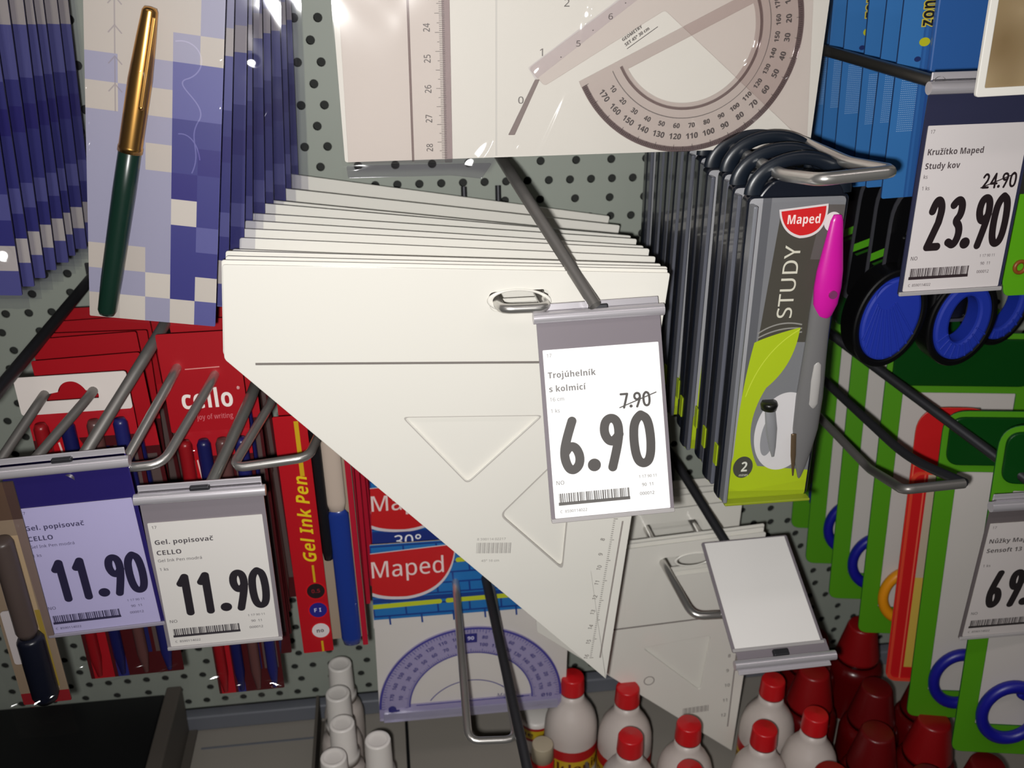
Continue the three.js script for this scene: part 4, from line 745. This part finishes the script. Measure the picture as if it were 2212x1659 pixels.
// ------------------------------------------------------------------ blue cards, tan card, black packs
{
  const W = 512, H = 1400, tex = canvasTex(W, H, (c) => {
    c.fillStyle = '#265796'; c.fillRect(0, 0, W, H);
    c.fillStyle = '#336fae'; c.fillRect(0, 0, 110, H);
    for (let i = 0; i < 12; i++) { c.fillStyle = i % 2 ? 'rgba(30,60,130,.5)' : 'rgba(60,120,190,.35)'; c.fillRect(120 + i * 34, 0, 12, H); }
    c.save(); c.translate(150, 400); c.rotate(-Math.PI / 2); c.font = 'bold 92px sans-serif'; c.lineWidth = 12; c.strokeStyle = '#c9b43a'; c.strokeText('zone', 60, 0); c.fillStyle = '#15161f'; c.fillText('zone', 60, 0); c.restore();
    c.fillStyle = '#c8a088'; c.fillRect(168, 80, 40, 150);
    c.fillStyle = '#b9b81e'; c.beginPath(); c.arc(120, 430, 26, 0, 7); c.fill();
    c.fillStyle = '#1a2a60'; c.beginPath(); c.arc(96, 530, 16, 0, 7); c.fill();
    c.fillStyle = 'rgba(215,220,240,.55)'; for (let r = 0; r < 26; r++) for (let k = 0; k < 9; k++) c.fillRect(34 + k * 9, 640 + r * 13, 6, 4);
  });
  const pm = printed(tex, 0.45), shape = (w, h) => plate(poly(rect(0, -h, w, 0), 0.0015), 0.0014, 0);
  const f = frame('blue_card', 'foremost bright blue product card beside the 23.90 tag', 'product card', [1962, -70], [2200, -82], [1924, 428], 0.165, 'blue cards'), geo = shape(f.w, f.h);
  part(f.g, 'card', geo, [pm, M.blueEdge]);
  part(f.g, 'pad', plate(poly(rect(f.w * 0.28, -f.h * 0.5, f.w * 0.95, -f.h * 0.08), 0.004), 0.004, 0.004, 0.001), phys(0x2e5c9e, 0.3));
  for (let i = 1; i < 7; i++) {
    const c = thing('blue_card', `blue product card, ${nth(i, 7)} in the blue row`, 'product card', 'blue cards');
    c.position.copy(f.o); c.position.z -= 0.022 * i; c.position.x += rnd(-0.002, 0.002); c.position.y += rnd(-0.003, 0.003); c.quaternion.copy(f.g.quaternion); c.rotateZ(rnd(-0.012, 0.012));
    part(c, 'card', geo, [pm, M.blueEdge]);
  }
  const wood = canvasTex(256, 256, (c) => { c.fillStyle = '#8f7a58'; c.fillRect(0, 0, 256, 256); for (let i = 0; i < 14; i++) { const x = (i * 97) % 256, y = (i * 61) % 256, q = c.createRadialGradient(x, y, 4, x, y, 80); q.addColorStop(0, i % 2 ? 'rgba(120,98,66,.6)' : 'rgba(176,156,124,.6)'); q.addColorStop(1, 'rgba(140,120,90,0)'); c.fillStyle = q; c.fillRect(0, 0, 256, 256); } });
  const t = frame('tan_card', 'tan card in a white frame at the upper corner by the 23.90 tag', 'product card', [2158, -120], [2420, -130], [2146, 208], 0.245);
  part(t.g, 'frame', plate((() => { const s = poly(rect(0, -t.h, t.w, 0), 0.002), m = 0.0042; s.holes.push(poly(rect(m, -t.h + m, t.w - m, -m), 0.001)); return s; })(), 0.0022, 0.0006, 0.0004), M.white);
  part(t.g, 'board', plate(poly(rect(0.002, -t.h + 0.002, t.w - 0.002, -0.002), 0.001), 0.001, -0.0004), [printed(wood, 0.5), M.taupe]);
  // black packs below the blue cards
  const btex = canvasTex(256, 700, (c, W2, H2) => { c.fillStyle = '#08080a'; c.fillRect(0, 0, W2, H2); c.save(); c.translate(0, 420); c.rotate(-0.62); c.fillStyle = '#4f9a1c'; c.fillRect(-20, 0, 400, 34); c.fillStyle = '#1e4a12'; c.fillRect(-20, 46, 400, 12); c.restore(); });
  const b = frame('black_scissors_pack', 'foremost black scissors card with a lime stripe behind the 23.90 tag', 'scissors pack', [1938, 396], [2150, 390], [1860, 700], 0.15, 'black scissors packs');
  const bg = plate(poly(rect(0, -b.h, b.w, 0), [0.004, 0.004, 0.014, 0.024]), 0.002, 0, 0.0004), bm = [printed(btex, 0.3), std(0x1a1a1c, 0.3)];
  const rimG = () => { const s = poly(rect(-0.0015, -b.h - 0.001, b.w, 0.0015), [0.004, 0.004, 0.015, 0.025]); s.holes.push(poly(rect(0.0006, -b.h + 0.001, b.w - 0.002, -0.0006), [0.004, 0.004, 0.014, 0.024])); return plate(s, 0.0008, 0.0012); };
  const rimM = phys(0x55555c, 0.2, { transmission: 0.5, thickness: 0 });
  part(b.g, 'card', bg, bm); part(b.g, 'clear_rim', rimG(), rimM);
  for (let i = 1; i < 6; i++) { const c = thing('black_scissors_pack', `black scissors card, ${nth(i, 6)} behind the lime striped one`, 'scissors pack', 'black scissors packs'); c.position.copy(b.o); c.position.z -= 0.021 * i; c.position.y += rnd(-0.002, 0.003) + 0.002 * i; c.quaternion.copy(b.g.quaternion); c.rotateZ(rnd(-0.02, 0.02)); part(c, 'card', bg, bm); part(c, 'clear_rim', rimG(), rimM); }
  // lime green hang card at the picture edge
  const lg = frame('lime_card', 'lime green card with a rivet at the picture edge under the 23.90 tag', 'product card', [2196, 420], [2420, 412], [2160, 640], 0.2);
  part(lg.g, 'card', plate(poly([[0, 0], [lg.w, 0], [lg.w, -lg.h], [0.006, -lg.h], [0.002, -lg.h * 0.8], [-0.004, -lg.h * 0.68]], 0.003), 0.0014, 0, 0.0003), std(0x5fae18, 0.4));
  const [vx, vy] = lg.l(2202, 576), rv = new THREE.TorusGeometry(0.0034, 0.0012, 10, 20); rv.translate(vx, vy, 0.0008); part(lg.g, 'rivet', rv, std(0x8a4a1c, 0.4));
}
// ------------------------------------------------------------------ scissors with black handles lined in blue
function handleParts(parent, c0, rx, ry, depth, tilt, hole) {
  const el = (a, b, cx = 0, cy = 0) => { const s = new THREE.Shape(); s.absellipse(cx, cy, a, b, 0, Math.PI * 2, false, 0); return s; };
  const outer = el(rx, ry); outer.holes.push(el(rx * 0.8, ry * 0.84));
  const put = (geo) => { geo.rotateZ(tilt); geo.translate(c0[0], c0[1], 0); return geo; };
  const h = part(parent, 'handle', put(plate(outer, depth, 0, 0.0015, 40)), M.blackPlastic);
  const inner = el(rx * 0.8, ry * 0.84); inner.holes.push(el(rx * hole[2], ry * hole[3], rx * hole[0], ry * hole[1]));
  part(h, 'lining', put(plate(inner, depth * 0.8, 0.0012, 0.002, 40)), M.blue);
  const ribs = []; // grip ribs across the lining
  for (let i = 0; i < 9; i++) { const a = -2.5 + i * 0.28, r0 = [rx * hole[0] + rx * hole[2] * 1.1 * Math.cos(a), ry * hole[1] + ry * hole[3] * 1.1 * Math.sin(a)], r1 = [rx * 0.76 * Math.cos(a), ry * 0.8 * Math.sin(a)], d = Math.hypot(r1[0] - r0[0], r1[1] - r0[1]); const q = box(d, 0.0012, 0.0012, 0, 0, 0.0014, 0.0003); q.rotateZ(Math.atan2(r1[1] - r0[1], r1[0] - r0[0])); q.translate((r0[0] + r1[0]) / 2, (r0[1] + r1[1]) / 2, 0); ribs.push(q); }
  part(h, 'grip_ribs', put(mergeGeometries(ribs)), M.blue);
}
function scissors(label, z, loops) {
  const g = thing('scissors', label, 'scissors', 'black scissors with blue lined handles');
  const o = P(1990, 560, z); g.position.copy(o);
  const toL = (u, v) => { const q = P(u, v, z).sub(o); return [q.x, q.y]; };
  for (const [u, v, rx, ry, tilt, hole] of loops) { const c = toL(u, v); handleParts(g, c, rx, ry, 0.019, tilt, hole); const n = box(0.012, 0.06, 0.008, (c[0] + 0.004) / 2, c[1] * 0.42, -0.006, 0.003); part(g, 'shank', n, M.blackPlastic); }
  for (const s of [-1, 1]) { const b = plate(poly([[s * 0.001, 0], [s * 0.009, 0.004], [s * 0.004, 0.09], [s * 0.0005, 0.095]], 0.001), 0.0014, -0.005 + s * 0.0009); part(g, 'blade', b, M.steel); }
  const pv = new THREE.CylinderGeometry(0.003, 0.003, 0.005, 18); pv.rotateX(Math.PI / 2); pv.translate(0, 0.006, -0.004); part(g, 'pivot', pv, M.chrome);
}
scissors('scissors with big black handles lined in ribbed blue below the 23.90 tag', 0.165, [[1924, 690, 0.0235, 0.033, -0.2, [-0.34, 0.42, 0.24, 0.22]], [2080, 695, 0.023, 0.031, -0.14, [0.0, 0.05, 0.4, 0.5]]]);
scissors('scissors half hidden behind the larger blue lined pair, one handle in sight', 0.12, [[2168, 660, 0.021, 0.03, -0.15, [0, 0.05, 0.5, 0.6]]]);
// ------------------------------------------------------------------ green scissors packs
{
  const f = frame('green_scissors_pack', 'foremost green scissors card with a whole dark blue handle in its window', 'scissors pack', [2163, 918], [2420, 922], [2057, 1622], [0.195, 0.212, 0.215], 'green scissors packs'), { g, h, l } = f, w = f.w * 1.5;
  const wl = l(2106, 1563), wt = l(2150, 1060);
  const wx = wl[0], wy = wl[1], wtop = wt[1];
  const border = poly(rect(0, -h, w, 0), [0.008, 0.008, 0.016, 0.016]); border.holes.push(poly(rect(wx, wy, w - wx, wtop), 0.001));
  const bGeo = plate(border, 0.0014, 0, 0.0003), inGeo = plate(poly(rect(wx - 0.002, wy - 0.002, w - wx + 0.002, wtop + 0.002), 0.001), 0.0008, -0.0008), topGeo = plate(poly(rect(0.004, wtop + 0.006, w - 0.004, -0.004), 0.01), 0.003, 0.0028, 0.001);
  const gM = [std(0x4f9412, 0.45), M.darkGreen], wM = std(0xc4beba, 0.5), rc = l(2178, 1532), rc2 = l(2370, 1515);
  function fill(c, ringM, i) {
    part(c, 'card', bGeo, gM); part(c, 'window_card', inGeo, wM); part(c, 'header_bubble', topGeo, phys(0x0a3f12, 0.25));
    for (const [q, s] of [[rc, 1], [rc2, -1]]) { const t = new THREE.TorusGeometry(0.0185, 0.004, 12, 40); t.scale(1, 1.18, 1.1); t.rotateZ(-0.25 * s); t.translate(q[0], q[1], 0.0036); part(c, 'handle', t, ringM); const a = box(0.009, 0.05, 0.006, 0, 0, 0, 0.0028); a.rotateZ(-0.5 * s); a.translate(q[0] + 0.017 * s, q[1] + 0.034, 0.0036); part(c, 'shank', a, ringM); }
    const b = box(0.012, 0.1, 0.002, (rc[0] + rc2[0]) / 2, rc[1] + 0.11, 0.003, 0.0008); part(c, 'blade', b, M.steel);
  }
  fill(g, M.deepBlue, 0);
  const names = ['second green scissors card from the front, dark blue handle half covered', null, 'green scissors card with an orange yellow handle', 'green scissors card with a dark blue handle behind the orange yellow one', 'green scissors card, fifth from the front, with a narrow dark blue handle arc', 'hindmost green scissors card in the row'];
  const spots = [[1957, 1546, 0.163], null, [1852, 1366, 0.105], [1789, 1292, 0.072], [1739, 1216, 0.037], [1708, 1140, 0.012]];
  spots.forEach((s, i) => {
    if (!s) return;
    const c = thing('green_scissors_pack', names[i], 'scissors pack', 'green scissors packs');
    c.quaternion.copy(g.quaternion); c.rotateZ(rnd(-0.01, 0.01)); c.position.copy(P(...s)).sub(V3(0, -h, 0).applyQuaternion(c.quaternion));
    fill(c, i === 2 ? M.orange : M.deepBlue, i);
  });
  // the red carded pack among them
  const r = thing('red_scissors_pack', 'red edged pack with a yellow strip between the green scissors cards', 'scissors pack'), rp = P(1911, 1470, 0.138), rh = h - 0.022;
  r.quaternion.copy(g.quaternion); r.position.copy(rp).sub(V3(0, -rh, 0).applyQuaternion(r.quaternion));
  const rt = canvasTex(256, 1024, (c, W, H) => { c.fillStyle = '#c4181c'; c.fillRect(0, 0, W, H); c.strokeStyle = '#e0674e'; c.lineWidth = 5; c.strokeRect(8, 200, 44, H - 208); c.fillStyle = '#c9a94a'; c.fillRect(62, 230, 180, H - 290); c.fillStyle = '#b7a894'; c.fillRect(62, 230, 40, 380); c.fillStyle = '#b5191d'; c.beginPath(); c.arc(120, 262, 26, 0, 7); c.fill(); c.beginPath(); c.moveTo(256, 560); c.quadraticCurveTo(110, 820, 92, 960); c.lineTo(256, 960); c.fill(); });
  part(r, 'card', plate(poly(rect(0, -rh, f.w * 0.75, 0), [0.01, 0.01, 0.02, 0.02]), 0.0014, 0, 0.0003), [printed(rt, 0.4), std(0xd04030, 0.4)]);
  part(r, 'raised_edge', plate((() => { const s = poly(rect(0.001, -rh + 0.001, f.w * 0.74, -0.05), 0.008); s.holes.push(poly(rect(0.0032, -rh + 0.0032, f.w * 0.74 - 0.002, -0.052), 0.007)); return s; })(), 0.0012, 0.0012), std(0xd8452f, 0.35));
  // empty hook and the tag of the green packs
  const e = thing('display_hook', 'empty black hook with a chrome end before the green scissors cards', 'hook');
  const A = [P(1807, 847, 0.113), P(1962, 990, 0.192), P(2084, 1044, 0.238)], B = [P(1796, 928, 0.113), P(1877, 1012, 0.16), P(1951, 1058, 0.238)];
  const wall = (p, q) => q.clone().lerp(p, (q.z - 0.0015) / (q.z - p.z));
  const A0 = wall(A[0], A[1]), B0 = wall(B[0], B[1]);
  part(e, 'prong', wire([A0, A[1], A[2]], 0.003, 0.02), M.darkSteel);
  part(e, 'prong', wire([B0, B[1], B[2], A[2].clone().add(V3(-0.0005, 0, 0))], 0.003, 0.006), M.steel);
  part(e, 'base_plate', box(0.04, 0.012, 0.002, (A0.x + B0.x) / 2, (A0.y + B0.y) / 2, 0.0012, 0.0008), M.darkSteel);
  const ar = thing('tag_arm', 'long black arm running down to the 69 tag', 'hook'), a1 = P(1900, 800, 0.108), a2 = P(2250, 1060, 0.215);
  part(ar, 'rod', cylBetween(a2.clone().lerp(a1, (0.215 - 0.0015) / (0.215 - 0.108)), a2, 0.0034), M.darkSteel);
  part(ar, 'base_plate', (() => { const q = a2.clone().lerp(a1, (0.215 - 0.0015) / (0.215 - 0.108)); return box(0.016, 0.012, 0.002, q.x, q.y, 0.0012, 0.0008); })(), M.darkSteel);
  priceTag('white price tag reading 69 cut by the picture edge', [2140, 1132], [2350, 1118], [2092, 1374], 0.222, ticket(['Nůžky Maped', 'Sensoft 13 cm', '', '1 ks'], '69.90', null, '#241f20', '#cfc8c6'), { gap: 0.0135, sleeve: phys(0x7d7476, 0.25, { transmission: 0.3, thickness: 0 }) });
}
// ------------------------------------------------------------------ glue bottles on the shelf
{
  const bodyPale = lathe([[0, 0.0003], [0.0125, 0.0003], [0.0138, 0.002], [0.0138, 0.042], [0.012, 0.05], [0.0085, 0.054], [0.0085, 0.058], [0, 0.058]]), nozzle = lathe([[0, 0], [0.0088, 0], [0.0088, 0.006], [0.0076, 0.007], [0.0072, 0.028], [0.0068, 0.0292], [0.0052, 0.0292], [0.005, 0.0284], [0, 0.0284]]);
  bodyPale.scale(1.2, 1, 1.2); nozzle.scale(1.35, 1.25, 1.35); nozzle.translate(0, 0.0565, 0);
  const stand = [], room = (t, r) => stand.push([t, r]);
  const spotsA = [[735, 1446, 'hindmost white capped glue bottle in the short file'], [731, 1512, 'third white capped glue bottle of the file beside the pen packs'], [747, 1578, 'second white capped glue bottle of the file'], [808, 1606, 'white capped glue bottle standing alone beside the file of bottles'], [722, 1645, 'white capped glue bottle at the lower picture edge']];
  for (const [u, v, lab] of spotsA) { const q = atY(u, v, DECK + 0.087), t = thing('glue_bottle', lab, 'bottle', 'white capped glue bottles'); room(t, 0.0168); t.position.set(q.x, DECK, q.z); part(t, 'body', bodyPale, M.bottle); part(t, 'cap', nozzle, M.cap); }
  const body = lathe([[0, 0.0003], [0.0215, 0.0003], [0.0232, 0.002], [0.0232, 0.05], [0.0226, 0.058], [0.0205, 0.066], [0.017, 0.072], [0.0132, 0.077], [0.0108, 0.082], [0.0098, 0.088], [0, 0.09]]), cap = lathe([[0, 0.088], [0.0098, 0.088], [0.01, 0.0895], [0.0094, 0.102], [0.0084, 0.1038], [0, 0.1041]]);
  body.scale(0.94, 1, 0.94);
  const labT = canvasTex(512, 160, (c, W, H) => { c.fillStyle = '#c9a21e'; c.fillRect(0, 0, W, H); c.fillStyle = '#b01a1c'; c.fillRect(0, 0, W, 46); c.fillStyle = '#d8cfc0'; c.fillRect(0, 110, W, 50); c.fillStyle = '#5a2a14'; c.font = 'bold 52px sans-serif'; for (let k = 0; k < 3; k++) c.fillText('lepidlo', 10 + k * 175, 96); });
  const labG = new THREE.CylinderGeometry(0.022, 0.022, 0.034, 32, 1, true); labG.translate(0, 0.026, 0); const labM = printed(labT, 0.5, { side: THREE.DoubleSide });
  const spotsB = [[1340, 1488, 'red capped glue bottle beneath the tip of the big set squares'], [1362, 1596, 'red capped glue bottle at the lower picture edge, before the others'], [1488, 1572, 'red capped glue bottle half behind the tip of the lower set squares'], [1652, 1580, 'red capped glue bottle under the blank turned tag'], [1716, 1470, 'red capped glue bottle right behind the rail of the blank tag'], [1785, 1562, 'red capped glue bottle beside the dark red jars'], [1252, 1470, 'glue bottle mostly hidden behind the tip of the big set squares'], [1490, 1665, 'glue bottle whose shoulder shows below the tip of the lower set squares']];
  for (const [u, v, lab] of spotsB) { const q = atY(u, v, DECK + 0.1), t = thing('glue_bottle', lab, 'bottle', 'red capped glue bottles'); room(t, 0.0222); t.position.set(q.x, DECK, q.z); t.rotation.y = rnd(0, 6); part(t, 'body', body, M.bottle); part(t, 'cap', cap, M.redCap); part(t, 'label', labG, labM); }
  // dark red jars with conical caps
  const jar = lathe([[0, 0.0003], [0.022, 0.0003], [0.0238, 0.002], [0.0238, 0.044], [0.022, 0.051], [0.017, 0.056], [0, 0.056]]), cone = lathe([[0, 0.056], [0.0185, 0.056], [0.0185, 0.061], [0.0125, 0.09], [0.0108, 0.0925], [0, 0.0925]]);
  const R = [[1800, 1462], [1898, 1590], [1880, 1480], [1990, 1560], [1770, 1400], [2010, 1670], [1850, 1360], [2100, 1650], [1960, 1480], [1790, 1655]];
  R.forEach(([u, v], i) => { const q = atY(u, v, DECK + 0.088), t = thing('red_jar', `dark red glue jar with a conical cap, ${['beside the last red capped bottle', 'foremost under the green cards', 'behind the foremost one', 'under the second green card', 'near the perforated panel', 'at the lower picture edge', 'deep under the red edged pack', 'below the foremost green card', 'behind the one under the second green card', 'at the lower edge beside the bottles'][i]}`, 'jar', 'dark red glue jars'); room(t, 0.0242); t.position.set(q.x, DECK, Math.max(0.025, q.z)); part(t, 'body', jar, M.redGel); part(t, 'cap', cone, phys(i % 3 ? 0x640a0e : 0x8e1014, 0.35)); });
  // nothing stands inside its neighbour
  for (let k = 0; k < 80; k++) for (let i = 0; i < stand.length; i++) for (let j = 0; j < i; j++) {
    const [a, ra] = stand[i], [b, rb] = stand[j], dx = a.position.x - b.position.x, dz = a.position.z - b.position.z, d = Math.hypot(dx, dz) || 1e-4, over = ra + rb + 0.0004 - d;
    if (over > 0) { const m = over / 2 / d; a.position.x += dx * m; a.position.z = Math.max(0.028, a.position.z + dz * m); b.position.x -= dx * m; b.position.z = Math.max(0.028, b.position.z - dz * m); }
  }
  // small pieces under the protractor
  const tub = thing('glue_tub', 'small white tub with a yellow and red band under the protractor pack', 'tub'), tq = atY(1158, 1548, DECK + 0.03); tub.position.set(tq.x, DECK, tq.z);
  part(tub, 'body', lathe([[0, 0.0003], [0.013, 0.0003], [0.014, 0.002], [0.014, 0.03], [0.012, 0.034], [0, 0.034]]), M.cap);
  const bnd = new THREE.CylinderGeometry(0.0143, 0.0143, 0.014, 30, 1, true); bnd.translate(0, 0.022, 0); part(tub, 'band', bnd, printed(canvasTex(256, 64, (c) => { c.fillStyle = '#c3a51c'; c.fillRect(0, 0, 256, 64); c.fillStyle = '#a3161c'; c.fillRect(0, 0, 256, 12); c.fillRect(0, 52, 256, 12); c.font = 'bold 30px sans-serif'; c.fillStyle = '#4a2a10'; for (let k = 0; k < 3; k++) c.fillText('glue', 10 + k * 86, 42); }), 0.5, { side: THREE.DoubleSide }));
  const er = thing('glue_stick', 'red and black glue stick with a tan top beside the hook end', 'glue stick'), eq = atY(1172, 1608, DECK + 0.06); er.position.set(eq.x, DECK, eq.z);
  part(er, 'tube', lathe([[0, 0.0003], [0.0085, 0.0003], [0.009, 0.001], [0.009, 0.028], [0, 0.028]]), M.black); part(er, 'sleeve', lathe([[0, 0.028], [0.0092, 0.028], [0.0092, 0.046], [0, 0.046]]), M.redCap); part(er, 'cap', lathe([[0, 0.046], [0.0088, 0.046], [0.0086, 0.06], [0.008, 0.061], [0, 0.061]]), std(0xb0a48c, 0.5));
}
scene.traverse((o) => { if (o.isMesh) o.castShadow = o.receiveShadow = true; });
renderer.render(scene, camera);
